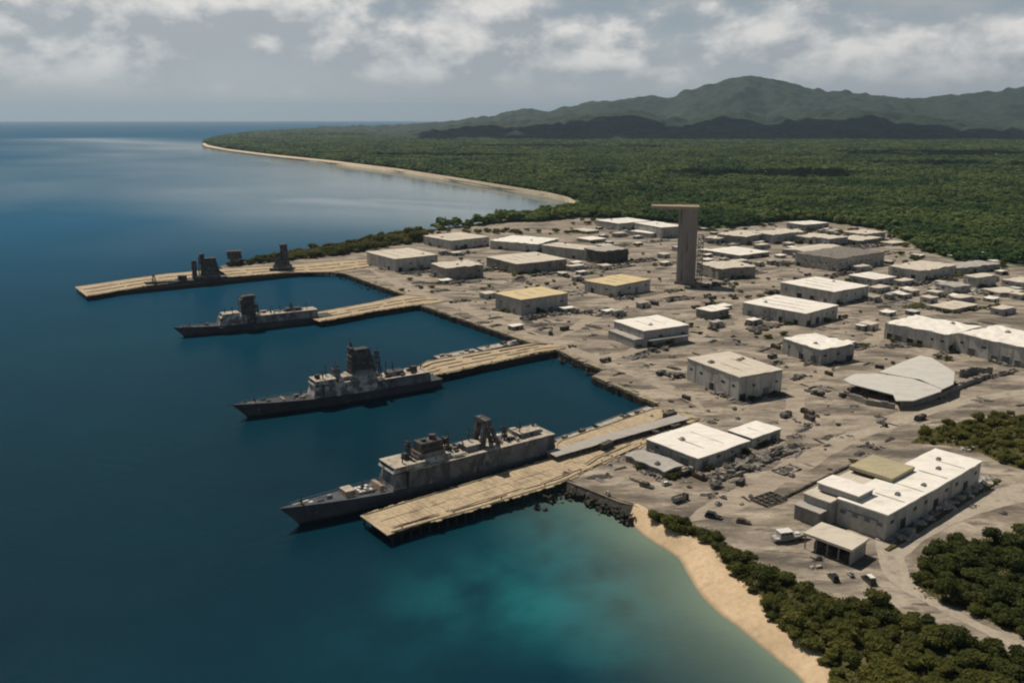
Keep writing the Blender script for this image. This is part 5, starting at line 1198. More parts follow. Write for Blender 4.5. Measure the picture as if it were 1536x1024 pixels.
# --- low dark warship at the longest pier
s = Ship('low dark warship with a twin black tower, alongside the longest farthest pier', (225, 433), (344, 424), 11, 5.2, 6.4, 5, M_HULLD)
zd = s.sheer(.3); w = s.B / 2 - .6
s.block('deckhouse', .10, .42, w, zd - .3, zd + 2.4, M_SOOT, M_TOP, ins=.4)
x = s.x(.22)
b = MB(); b.loft([[(x + a0, -q, z), (x + a1, -q, z), (x + a1, q, z), (x + a0, q, z)] for z, a0, a1, q in ((zd + 2, -15.0, 7.6, 4), (zd + 7, -8.6, 7.0, 3.4), (zd + 17.0, -6.0, 6.6, 2.8), (zd + 19.0, -6.6, 6.6, 3.0))]); tw = b.build('mast_tower', M_SOOT, s.t)
b = MB(); b.box(x + 4, x + 8, -2, 2, zd + 18.9, zd + 23.4); b.build('mast_head', M_SOOT, tw)
for k in range(4):
    b = MB(); z = zd + 7.6 + 2.9 * k; b.box(x - 8 + k * .5, x + 8, -3.7, 3.7, z, z + .3); b.build('mast_platform', M_RUST, tw)
x = s.x(.40); b = MB(); b.loft([[(x - q, -q, z), (x + q, -q, z), (x + q, q, z), (x - q, q, z)] for z, q in ((zd + 2.2, 2.4), (zd + 9, 1.6), (zd + 9.2, 2.4), (zd + 17.5, 2.0))]); b.build('mast_tower', M_SOOT, s.t)
s.lattice('lattice_mast', s.x(.33), 0, zd + 2.5, zd + 20, 1.6, .7); s.block('deckhouse', .50, .60, 2.6, zd - .3, zd + 4.6, M_SOOT, M_SUP, ins=.4); s.lattice('lattice_mast', s.x(.88), 0, zd, zd + 8, 1.6, .6, M_SUP)
s.clutter(.6, .95, 1.8, zd - .2, 10, 35); s.clutter(.05, .45, 3.2, zd + 2.5, 8, 36)

# --- small grey vessel with a tall tower and the boxy one behind the pier
s = Ship('small grey patrol ship with a tall black tower, near the root of the longest pier', (408, 413), (442, 410), 10, 6.0, 7.2, 3, M_HULL, cat='patrol ship')
zd = s.sheer(.3)
s.block('deckhouse', .10, .75, 4, zd - .3, zd + 3, M_SUP, M_SOOT, ins=.3)
x = s.x(.42); b = MB(); b.loft([[(x + a0, -q, z), (x + a1, -q, z), (x + a1, q, z), (x + a0, q, z)] for z, a0, a1, q in ((zd + 2.5, -6.4, 7.5, 4), (zd + 7, -5.6, 6.8, 3.4), (zd + 8, -5.4, 1.2, 2.8), (zd + 22.0, -4.8, .8, 2.2), (zd + 23.6, -4.8, 2.0, 2.4))]); tw = b.build('mast_tower', M_SOOT, s.t)
b = MB(); b.loft([[(x + 2.2, -q, z), (x + 8, -q, z), (x + 8, q, z), (x + 2.2, q, z)] for z, q in ((zd + 6.8, 2.4), (zd + 13, 2), (zd + 15.6, 1.4))]); b.build('radar_stack', M_SOOT, tw)
for k in range(3):
    b = MB(); b.box(x - 6, x + 3, -3, 3, zd + 10 + 4 * k, zd + 10.3 + 4 * k); b.build('mast_platform', M_RUST, tw)
s.clutter(.1, .9, 3, zd + 3.1, 5, 44)
def signal_tower():
    p = G(353, 402, 0); t = thing('signal_tower', 'dark boxy cabin on a grey frame behind the longest pier, between two black masts', 'signal tower', p, .3)
    h1 = ZT(353, 402, 0, 387); h2 = ZT(353, 402, 0, 376)
    b = MB()
    for a in (-5.2, 5.2):
        for c in (-3.5, 3.5): b.tube((a, c, -1), (a * .85, c, h1), .6, .5, 6)
    for k in range(3):
        z = h1 * (k + .3) / 3; b.box(-5.2, 5.2, -3.4, -3.1, z, z + .5); b.box(-5.2, 5.2, 3.1, 3.4, z, z + .5); b.tube((-5, -3.5, z), (5, -3.5, z + h1 / 3.2), .3, n=5)
    b.build('frame', M_METAL, t)
    b = MB(); b.box(-4, 4, -2.6, 2.6, 1, h1 - .3); b.build('core', M_SUP, t)
    b = MB(); b.prism([(-7, -4.2), (7.4, -4.2), (7.4, 4.2), (-7, 4.2)], h1, h2 - .6, [(-7.4, -4.4), (6.6, -4.4), (6.6, 4.4), (-7.4, 4.4)]); c = b.build('cabin', M_SOOT, t)
    b = MB(); b.box(-7.8, 7.6, -4.7, 4.7, h2 - .6, h2); b.build('cabin_roof', M_SOOT, c)
    for k in range(4):
        b = MB(); b.box(-6 + 3.3 * k, -4 + 3.3 * k, -4.46, -4.2, h1 + (h2 - h1) * .45, h1 + (h2 - h1) * .75); b.build('window', M_GLASS, c)
signal_tower()
# ------------------------------------------------------------------ vehicles, boats, wreckage
M_BLACK = mat('black_paint', (.015, .015, .017), (.022, .022, .024), scale=1, rough=.3, fine=.05, spec=.5)
M_TYRE = mat('tyre', (.02, .02, .02), (.03, .028, .026), scale=2)
M_SILV = mat('silver_paint', (.33, .34, .35), (.28, .29, .3), scale=1, rough=.35, spec=.5)
def car(label, px, py, rz, paint, roof=None, L=5.0, Wd=2.0, hh=1.75, cat='car', nm='parked_car', wreck=False):
    p = G(px, py, GZ); t = thing(nm, label, cat, p, rz)
    sec = [(-L / 2, .55, .95), (-L / 2 + .1, .35, 1.0), (-L * .2, .3, 1.02), (L * .22, .3, 1.0), (L / 2 - .25, .35, .85), (L / 2, .5, .72)]
    w = Wd / 2; b = MB()
    b.loft([[(x, -w, z0), (x, w, z0), (x, w, z1 - .1), (x, w - .12, z1), (x, -w + .12, z1), (x, -w, z1 - .1)] for x, z0, z1 in sec]); b.build('body', paint, t)
    b = MB(); b.prism([(-L * .44, -w + .12), (L * .22, -w + .12), (L * .22, w - .12), (-L * .44, w - .12)], .98, hh - .08, [(-L * .38, -w + .32), (L * .07, -w + .32), (L * .07, w - .32), (-L * .38, w - .32)]); c = b.build('cabin', M_GLASS, t)
    b = MB(); b.prism([(-L * .385, -w + .3), (L * .075, -w + .3), (L * .075, w - .3), (-L * .385, w - .3)], hh - .08, hh); b.build('roof_panel', roof or paint, c)
    for a in (-.31, .31):
        for sg in (-1, 1):
            if wreck and a > 0 and sg > 0: continue
            b = MB(); b.tube((L * a, sg * (w - .22), .36), (L * a, sg * (w + .02), .36), .36, .36, 12); wh = b.build('wheel', M_TYRE, t)
            b = MB(); b.tube((L * a, sg * (w + .021), .36), (L * a, sg * (w + .04), .36), .2, .2, 8); b.build('rim', M_METAL, wh)
    for sg in (-1, 1):
        b = MB(); b.box(L / 2 - .12, L / 2 + .02, sg * (w - .42) - .2, sg * (w - .42) + .2, .62, .78); b.build('headlight', M_WHITE, t)
    return t
car('black van with a white roof, parked by the dirt road bend', 1303, 872, R(100), M_BLACK, M_WHITE, 6.0, 2.4, 2.6, 'van', 'parked_van')
car('black car parked left of the white roofed van', 1250, 868, R(95), M_BLACK, None, 5.2, 2.2, 2.0)
car('black car nearest the shrub belt on the open yard', 1070, 776, R(-25), M_BLACK, None, 6.4, 2.6, 2.2)
car('dark wrecked car right of the black car by the shrub belt', 1115, 784, R(-20), M_RUST, None, 5.4, 2.3, 1.8, wreck=True, nm='wrecked_car')
car('dark wrecked car in the middle of the yard seaward of the square white store', 970, 730, R(-35), M_JUNKD, M_RUST, 6.0, 2.5, 1.9, wreck=True, nm='wrecked_car')
car('small silver car turned aside on the yard beside the wrecked car', 1000, 727, R(30), M_SILV, M_WHITE, 4.4, 1.9, 1.6)
car('dark car shape standing in for a shadowed bush by the rubble bank', 1076, 732, R(20), M_JUNKD, M_JUNKD, 5.6, 2.4, 1.8)  # car body used where a dark shadowed bush stands
car('small grey quad cart between the black car and the van', 1276, 863, R(95), M_SILV, M_JUNK, 2.8, 1.5, 1.4, 'cart', 'quad_cart')
def motor_boat():
    p = G(1186, 809, GZ); t = thing('motor_boat', 'white cabin motor boat sitting on dry ground left of the open shed', 'boat', p, R(14))
    b = MB(); L, n = 14.5, 14; rg = []
    for i in range(n + 1):
        u = i / n; w = 2.3 * (1 - max(0, (u - .45) / .55) ** 2.2) * (.86 + .14 * min(1, u / .3)) + .03; zt = 1.9 + .7 * u * u
        rg.append([(-L / 2 + L * u, -w, zt), (-L / 2 + L * u * .96, -w * .72, .7 + .3 * u * u), (-L / 2 + L * u * .94, 0, .25 + .9 * max(0, u - .8)), (-L / 2 + L * u * .96, w * .72, .7 + .3 * u * u), (-L / 2 + L * u, w, zt)])
    b.loft(rg, closed=False, caps=False); b.add(rg[0], [(0, 1, 2, 3, 4)]); b.build('hull', M_SILV, t)
    b = MB(); vs = [(q[0][0], q[0][1] * .95, q[0][2] - .1) for q in rg] + [(q[4][0], q[4][1] * .95, q[4][2] - .1) for q in rg]; m = len(rg)
    b.add(vs, [(i, i + 1, m + i + 1, m + i) for i in range(m - 1)]); b.build('deck', M_JUNKW, t)
    b = MB(); b.prism([(-5.2, -1.7), (.6, -1.6), (.6, 1.6), (-5.2, 1.7)], 1.8, 3.8, [(-5, -1.5), (-.4, -1.4), (-.4, 1.4), (-5, 1.5)]); c = b.build('cabin', M_SILV, t)
    b = MB(); b.box(-5.3, -.2, -1.7, 1.7, 3.8, 3.98); b.build('cabin_roof', M_WHITE, c)
    for sg in (-1, 1):
        for k in range(3): b = MB(); b.box(-4.6 + 1.5 * k, -3.5 + 1.5 * k, sg * 1.6 - .1, sg * 1.6 + .1, 2.7, 3.4); b.build('window', M_GLASS, c)
    b = MB(); b.box(1.4, 3.2, -.8, .8, 1.9, 2.6); b.build('hatch', M_WHITE, t)
    for k in range(3): b = MB(); b.box(-4 + 3.6 * k, -3.5 + 3.6 * k, -1.6, 1.6, -.1, .6); b.build('keel_block', M_RUST, t)
motor_boat()
def frame_trailer():
    p = G(1153, 750, GZ); t = thing('lattice_frame', 'black steel lattice frame lying flat at the end of the long dark kerb', 'steel frame', p, TOWN)
    b = MB()
    for k in range(5): b.box(-6 + 3 * k - .2, -6 + 3 * k + .2, -4, 4, .3, .9)
    for k in range(4): b.box(-6.2, 6.2, -4 + 2.66 * k - .2, -4 + 2.66 * k + .2, .32, .94)
    b.build('lattice', M_JUNKD, t)
    for x in (-5.8, 5.8):
        b = MB(); b.box(x - .5, x + .5, -3.8, 3.8, -.2, .3); b.build('skid', M_RUST, t)
frame_trailer()

# heaps of rubble and scrap, each one a thing, split into big and small pieces
def heap(label, px, py, sx, sy, hh, m, seed, rz=TOWN, nm='rubble_heap', cat='rubble', n=None, flat=.5):
    p = G(px, py, GZ) if px is not None else py; r = random.Random(seed); t = thing(nm, label, cat, p, rz)
    n = n or int(10 + sx * sy * .16); big, small = MB(), MB()
    for k in range(n):
        a, q = r.uniform(-1, 1), r.uniform(-1, 1); z = hh * max(.05, (1 - max(abs(a), abs(q)) ** 2)) * r.uniform(.2, 1)
        s = r.uniform(.6, 1.0) * min(3.2, max(.8, sx * .16)); tgt = big if k % 3 == 0 else small; s *= 1.25 if k % 3 == 0 else .65
        if k % 4 == 1: tgt.blob((a * sx / 2, q * sy / 2, z * .5), (s * .8, s * .7, s * flat * .8), seed + k, 1, .5)
        else: tgt.rbox((a * sx / 2, q * sy / 2, z * .5), (s * r.uniform(.8, 1.8), s * r.uniform(.5, 1.1), s * flat * r.uniform(.5, 1.2)), r.uniform(0, 3.1), (r.gauss(0, .3), r.gauss(0, .3)))
    big.build('slab_pieces', m, t); small.build('small_pieces', M_JUNK if m is not M_JUNK else M_JUNKD, t)
    return t
def line_heap(label, pa, pb, w, hh, m, seed, nm='rubble_bank', cat='rubble bank'):
    a, b_ = G(*pa, GZ), G(*pb, GZ); d = b_ - a; L = d.length
    return heap(label, None, (a + b_) / 2, L, w, hh, m, seed, math.atan2(d.y, d.x), nm, cat, n=int(L * w * .32) + 20)
line_heap('long grey rubble bank in front of the square white store and its annexe', (1062, 722), (1198, 668), 7, 3.4, M_JUNK, 1)
line_heap('long bank of pale scrap along the shaded side of the stepped warehouse', (1330, 812), (1484, 716), 6.5, 2.6, M_JUNKW, 2)
def kerb(label, pa, pb, w=.9, hh=.9, m=None):
    a, b_ = G(*pa, GZ), G(*pb, GZ); d = b_ - a; r = random.Random(int(pa[0])); t = MB(); n = int(d.length / 3); o = a
    for k in range(n):
        q = d * ((k + .5) / n); t.rbox((q.x, q.y, hh / 2 - .1), (d.length / n * 1.02, w * r.uniform(.8, 1.2), hh * r.uniform(.7, 1.2)), math.atan2(d.y, d.x) + r.uniform(-.02, .02))
    ob = t.build('low_wall', m or M_JUNKD, None, loc=a); tag(ob, label, 'low wall'); return ob
kerb('long straight dark kerb wall running inland from the lattice frame', (1166, 752), (1276, 698), 1.0, 1.0)
kerb('dark kerb wall closing the front of the long grey rubble bank', (1066, 728), (1206, 672), .8, .8)
kerb('mossy kerb wall along the outer side of the pale scrap bank', (1330, 826), (1498, 720), 1.6, .8, M_SCRUB)
kerb('dark crooked kerb wall across the yard behind the middle warehouse', (1140, 528), (1195, 506), .8, .9)
HEAPS = [
 ('low dark wreck heap alone in the open yard before the collapsed hangar', 1215, 637, 11, 5, 2.2, M_JUNKD),
 ('scatter of dark scrap left of the stepped warehouse roof', 1300, 668, 9, 4, 1.4, M_JUNKD),
 ('low brown scrap patch between the lone wreck heap and the stepped warehouse', 1272, 655, 6, 3, 1.0, M_JUNK),
 ('white rubble spill in front of the open shed', 1226, 850, 6, 3, 1.4, M_JUNKW),
 ('black scrap pile under the open shed front', 1226, 836, 8, 4, 2.2, M_JUNKD),
 ('pale scrap behind the inland end of the stepped warehouse', 1450, 672, 10, 5, 2.0, M_JUNKW),
 ('grey scrap on the sandy lot outside the pale scrap bank', 1462, 760, 6, 2.5, .9, M_JUNK),
 ('dark scrap drum pile on the sandy lot edge', 1505, 770, 4, 3, .8, M_JUNKD),
 ('tyre like dark round heap below the tall grey warehouse corner', 1101, 612, 4.5, 4, 2.0, M_JUNKD),
 ('broken stonework along the front of the middle storehouse', 985, 526, 22, 6, 2.6, M_JUNKD),
 ('square dark pit rim right of the middle storehouse', 1112, 516, 9, 7, 1.2, M_JUNKD),
 ('rubble behind the dusty roof of the tall grey warehouse', 1165, 545, 11, 7, 4.5, M_JUNK),
 ('dark rubble beside the small white workshop', 1200, 566, 16, 6, 2.0, M_JUNKD),
 ('rubble between the parallel warehouses and the workshop', 1140, 494, 20, 9, 2.5, M_JUNKD),
 ('dark scrub heap under the left end of the long white shed', 1345, 518, 16, 7, 3.0, M_JUNKD),
 ('dark scrap line under the middle of the long white shed', 1420, 530, 22, 4, 2.2, M_JUNKD),
 ('dark scrap line under the right end of the long white shed', 1508, 560, 22, 4, 2.2, M_JUNKD),
 ('grey ruin heap right of the collapsed hangar', 1478, 566, 14, 8, 4.0, M_JUNK),
 ('dark debris under the nearer tan roofed shed', 806, 476, 26, 8, 5.0, M_JUNKD),
 ('grey debris right of the nearer tan roofed shed', 862, 470, 16, 9, 3.0, M_JUNK),
 ('dark debris under the tan roofed shed by the tower', 940, 447, 24, 7, 3.0, M_JUNKD),
 ('low dark oval mound on the quay road below the nearer tan shed', 815, 493, 12, 6, 2.0, M_JUNKD),
 ('white scrap on the quay road left of the middle storehouse', 888, 503, 10, 5, 2.6, M_JUNKW),
 ('dark scrap on the quay corner at the third pier root', 856, 520, 9, 5, 2.0, M_JUNKD),
 ('dark debris heap right of the tower foot', 1075, 428, 34, 9, 4.5, M_JUNKD),
 ('grey mound right of the tan shed by the tower', 1010, 437, 18, 10, 2.5, M_SCRUB),
 ('dark debris between the parallel warehouses', 1160, 440, 22, 9, 4.0, M_JUNKD),
 ('dark debris at the end of the farther parallel warehouse', 1300, 450, 14, 6, 2.5, M_JUNKD),
 ('dark debris under the nearer parallel warehouse', 1170, 488, 26, 6, 2.8, M_JUNKD),
 ('dark debris below the northern basin warehouse', 625, 410, 32, 9, 4.0, M_JUNKD),
 ('dark debris before the dusty store by the northern basin warehouse', 685, 425, 24, 9, 3.0, M_JUNKD),
 ('dark debris below the depot against the green spit', 690, 381, 34, 12, 4.0, M_JUNKD),
 ('dark debris left of the broad beige roofed shed', 735, 405, 30, 12, 5.0, M_JUNKD),
 ('dark debris under the broad beige roofed shed', 815, 412, 32, 9, 4.0, M_JUNKD),
 ('low dusty mound between the depots and the dusty store', 700, 397, 34, 16, 2.5, M_JUNK),
 ('grey rubble field between the broad beige shed and the tower', 870, 402, 40, 20, 3.0, M_JUNK),
 ('dark rubble field just left of the tower', 960, 392, 42, 18, 3.5, M_JUNKD),
 ('pale rubble field above the dark block midway to the tower', 935, 368, 36, 18, 2.8, M_JUNKW),
 ('dark hollow of rubble left of the wide damaged block', 1172, 396, 34, 16, 5.0, M_JUNKD),
 ('dark rubble in front of the wide damaged block', 1262, 412, 46, 11, 4.0, M_JUNKD),
 ('dark rubble below the bent roof bunkhouse', 1376, 426, 34, 12, 4.0, M_JUNKD),
 ('grey rubble between the bunkhouse and the drum like ruin', 1418, 418, 26, 14, 3.6, M_JUNK),
 ('pale rubble at the foot of the drum like ruin', 1462, 438, 30, 12, 3.0, M_JUNKW),
 ('dark rubble below the broken white house at the right edge', 1524, 444, 26, 10, 3.0, M_JUNKD),
 ('weedy mound left of the low sand coloured store', 1372, 460, 26, 10, 1.6, M_SCRUB),
 ('weedy mound right of the low sand coloured store', 1490, 462, 26, 12, 1.8, M_SCRUB),
 ('grey rubble band below the wide pale ruin', 1110, 366, 60, 20, 4.0, M_JUNK),
 ('grey rubble band below the bright forest edge house', 1212, 362, 60, 20, 4.0, M_JUNKD),
 ('grey rubble band below the angular forest edge house', 1300, 370, 50, 20, 4.0, M_JUNK),
 ('pale rubble before the hall half behind the tower', 985, 362, 40, 14, 3.0, M_JUNKW),
 ('scrap pile on the inner end of the second pier root', 690, 452, 18, 8, 2.2, M_JUNKD),
 ('low scrap on the quay road by the second pier root', 660, 436, 16, 8, 2.0, M_JUNK),
 ('grey scrap on the long dark quay', 728, 484, 14, 3, 1.4, M_JUNK),
 ('dark scrap at the corner where the wide pier meets the shore', 852, 708, 7, 2, 1.2, M_JUNKD),
 ('small white boat like scrap by the shore rocks', 866, 712, 3, 2, 1.5, M_JUNKW),
 ('pale scrap on the yard between the low outbuilding and the rocks', 930, 690, 5, 3, 1.0, M_JUNKW),
 ('dark scrap beside the front corner of the rubble bank', 1068, 742, 6, 3, 1.2, M_JUNKD),
 ('scrap mound at the pier shelter inner end', 1004, 618, 8, 5, 3.2, M_JUNK),
 ('dark plank stack beside the black quay notch', 925, 562, 12, 2, .9, M_JUNKD),
 ('low scrap on the open ground left of the tall grey warehouse', 975, 548, 10, 3, 1.2, M_JUNKD),
 ('grey blocks at the left foot of the tall grey warehouse', 1015, 568, 9, 4, 1.6, M_JUNK),
 ('dark scrap at the far right end of the yard kerb', 1195, 656, 10, 4, 1.6, M_JUNK),
]
for i, (lab, x, y, sx, sy, hh, m) in enumerate(HEAPS): heap(lab, x, y, sx, sy, hh, m, 60 + i * 7)
# low weeds growing on the yard between the ruins
def yard_weeds():
    lab = 'low olive weed clump growing in the rubble of the yard'; protos = []
    pr = [proto_tree('weed_clump', lab, 'weed', 900 + k, 1.7, 1.5, 150, .34, 'weed clumps on the yard') for k in range(3)]
    r = random.Random(91); i = 0
    zones = [((600, 395), (900, 440), 46), ((880, 350), (1060, 440), 30), ((1060, 390), (1500, 470), 60), ((900, 440), (1330, 520), 22), ((1250, 500), (1536, 560), 18), ((1230, 690), (1500, 760), 6), ((560, 380), (880, 400), 22), ((850, 327), (1060, 350), 50), ((1055, 337), (1345, 366), 60), ((1335, 362), (1536, 425), 60), ((640, 345), (870, 352), 40)]
    for zi, ((xa, ya), (xb, yb), n) in enumerate(zones):
        for k in range(n):
            q = G(r.uniform(xa, xb), r.uniform(ya, yb), GZ)
            ar = np.array([q.x]), np.array([q.y])
            if any(inside(*ar, s_)[0] for s_ in SITES) or not inside(*ar, land)[0]: continue
            s_ = r.uniform(.6, 1.9) * (1.9 if zi > 6 else 1)
            if i < 3: pr[i].location = q; pr[i].scale = (s_, s_, s_)
            else: dup(pr[i % 3], q, r.random() * 6, scale=(s_ * 1.3, s_, s_ * .9))
            i += 1
yard_weeds()
# loose slabs, drums and beams strewn over the yard, each on its own
def strewn():
    r = random.Random(33); kinds = []
    b = MB(); b.rbox((0, 0, .25), (2.6, 1.5, .5), 0, (.06, .03)); b.rbox((.8, .4, .6), (1.2, .8, .3), .4, (.1, -.2)); kinds.append(('concrete_slab', b.mesh('concrete_slab', M_JUNK), 'slab', 'loose grey concrete slab lying on the dusty yard', 'loose slabs on the yard'))
    b = MB(); b.tube((-1, 0, .42), (1, 0, .42), .42, .42, 10); b.tube((-.4, .95, .4), (1.1, .85, .4), .4, .4, 10); kinds.append(('oil_drum', b.mesh('oil_drum', M_RUST), 'drums', 'pair of dark oil drums lying on the dusty yard', 'oil drums on the yard'))
    b = MB(); b.rbox((0, 0, .2), (6.5, .45, .4)); b.rbox((.6, .8, .25), (5.6, .4, .35), .12); kinds.append(('steel_beam', b.mesh('steel_beam', M_JUNKD), 'beams', 'dark steel beams dropped on the dusty yard', 'steel beams on the yard'))
    b = MB(); b.box(-3, 3, -1.2, 1.2, 0, 2.5); b.box(-3.05, -2.8, -1.25, 1.25, 0, 2.6); b.box(2.8, 3.05, -1.25, 1.25, 0, 2.6); kinds.append(('cargo_container', b.mesh('cargo_container', M_JUNKD), 'container', 'dark cargo container left standing on the dusty yard', 'cargo containers on the yard'))
    b = MB(); b.rbox((0, 0, .5), (1.6, 1.2, 1.0), .2); b.rbox((1.2, .2, .4), (.9, 1, .8), -.3); b.rbox((.1, .1, 1.25), (1, .9, .5), .5); kinds.append(('pale_crate', b.mesh('pale_crate', M_JUNKW), 'crates', 'small pale crates left on the dusty yard', 'pale crates on the yard'))
    wts = (.34, .16, .2, .12, .18)
    reg = [((850, 520), (1340, 640), 70), ((860, 640), (1180, 760), 46), ((1180, 620), (1340, 760), 26), ((640, 430), (1100, 520), 60), ((1060, 430), (1536, 560), 56), ((560, 385), (1050, 435), 50)]
    for (xa, ya), (xb, yb), n in reg:
        for k in range(n):
            q = G(r.uniform(xa, xb), r.uniform(ya, yb), GZ); ar = np.array([q.x]), np.array([q.y])
            if not inside(*ar, land)[0] or any(inside(*ar, s_)[0] for s_ in SITES): continue
            if seg_dist(*ar, beach_in)[0] < 8 : continue
            u = r.random(); j = 0
            while u > wts[j] and j < 4: u -= wts[j]; j += 1
            nm, me, cat, lab, grp = kinds[j]
            o = bpy.data.objects.new(nm, me); C.objects.link(o); o.location = q; o.rotation_euler.z = r.choice([TOWN, TOWN + 1.57]) + r.gauss(0, .25); s_ = r.uniform(.6, 1.25); o.scale = (s_, s_, s_)
            tag(o, lab, cat, grp)
strewn()

# clutter heaped against the walls, foundations left standing in the yard
def wall_clutter():
    r = random.Random(51); lab = 'dark scrub and scrap heaped along the foot of a building wall'; grp = 'clutter along building walls'
    for i, (t, lx, ly, h) in BO.items():
        for face, ln in ((1, lx), (0, ly)):
            n = r.choice((1, 2, 2)) if face else r.choice((0, 1, 1))
            for k in range(n):
                c = ln * r.uniform(.15, .85); sx = min(ln * .5, r.uniform(5, 16)); sy = r.uniform(1.6, 3.6); hh = min(h * .55, r.uniform(1.0, 3.4))
                p = t.matrix_basis @ (Vector((c, -sy * .55 - .3, 0)) if face else Vector((-sy * .55 - .3, c, 0)))
                o = heap(lab, None, p, sx, sy, hh, r.choice((M_JUNKD, M_JUNKD, M_JUNK)), 500 + i * 9 + k + face * 4, t.rotation_euler.z + (0 if face else math.pi / 2), n=int(16 + sx * sy * .7), nm='clutter_heap'); o['group'] = grp
wall_clutter()
def wall_bushes():
    r = random.Random(52); lab = 'dark bush growing in the shade against a building wall'; grp = 'bushes along building walls'; i = 0
    pr = [proto_tree('wall_bush', lab, 'bush', 950 + k, 1.6, 2.2, 160, .36, grp) for k in range(3)]
    for q, (t, lx, ly, h) in BO.items():
        for face, ln in ((1, lx), (0, ly)):
            for k in range(r.choice((2, 3, 4)) if face else r.choice((0, 1, 2))):
                c = ln * r.uniform(.03, .97); d = -r.uniform(.6, 3.2); p = t.matrix_basis @ (Vector((c, d, 0)) if face else Vector((d, c, 0)))
                sc = r.uniform(.6, 1.5) * (1.25 if t.location.y > 600 else .9)
                if i < 3: pr[i].location = p; pr[i].scale = (sc, sc, sc)
                else: dup(pr[i % 3], p, r.random() * 6, scale=(sc * 1.3, sc * 1.2, sc * .8))
                i += 1
wall_bushes()
def shacks():
    r = random.Random(71); n0 = 0
    kinds = []
    for k in range(7):
        lx, ly, h = r.uniform(7, 17), r.uniform(5, 10), r.uniform(3, 5.2); wm = (M_WALL_W, M_WALL_G, M_WALL_D, M_JUNKW)[k % 4]; rm = (M_ROOF_W, M_ROOF_P, M_ROOF_W, M_ROOF_G, M_ROOF_P, M_ROOF_W, M_ROOF_S)[k]
        t = thing('shack', 'small flat roofed shack among the rubble of the base', 'shack', (0, 0, -400), 0, 'small shacks among the rubble')
        b = MB(); b.box(0, lx, 0, ly, -.5, h - .3)
        if k % 2: b.box(lx + .01, lx * 1.4, ly * .2, ly * .9, -.5, h * .6)
        b.build('wall', wm, t); b = MB(); slab(b, -.4, lx + .4, -.4, ly + .4, h - .3, .35, k, .25, .5); ro = b.build('roof', rm, t)
        b = MB(); b.box(lx * .3, lx * .3 + 2.2, -.06, .1, 0, 2.6); b.build('door', M_DARK, t)
        b = MB(); b.box(-.06, .1, ly * .3, ly * .6, 1.2, 2.4); b.build('window', M_DARK, t)
        kinds.append([t, lx, ly])
    reg = [((880, 338), (1060, 400), 16), ((1055, 345), (1340, 372), 60), ((1060, 385), (1180, 415), 6), ((1330, 385), (1536, 455), 40), ((830, 380), (1000, 415), 9), ((640, 380), (900, 430), 8), ((1280, 425), (1420, 480), 12), ((1060, 370), (1200, 400), 12), ((870, 338), (1010, 362), 12), ((1230, 395), (1340, 440), 6), ((860, 440), (1150, 520), 9), ((1140, 490), (1330, 580), 7), ((1290, 430), (1536, 480), 10), ((700, 440), (900, 500), 4)]
    for (xa, ya), (xb, yb), n in reg:
        for k in range(n):
            q = G(r.uniform(xa, xb), r.uniform(ya, yb), GZ); ar = np.array([q.x]), np.array([q.y]); kd = kinds[r.randrange(7)] if n0 >= 7 else kinds[n0]
            an = TOWN + r.gauss(0, .06); c, s_ = math.cos(an), math.sin(an)
            cor = [(q.x + c * a - s_ * d, q.y + s_ * a + c * d) for a in (-1, kd[1] * 1.2) for d in (-1, kd[2] + 1)]
            if any(inside(np.array([p[0]]), np.array([p[1]]), f)[0] for p in cor + [(q.x + c * kd[1] / 2, q.y + s_ * kd[1] / 2)] for f in SITES) or not all(inside(np.array([p[0]]), np.array([p[1]]), land)[0] for p in cor): continue
            if n0 < 7: kd[0].location = q; kd[0].rotation_euler.z = an
            else: dup(kd[0], q, an)
            SITES.append([cor[0], cor[2], cor[3], cor[1]]); n0 += 1
    print('shacks', n0)
shacks()
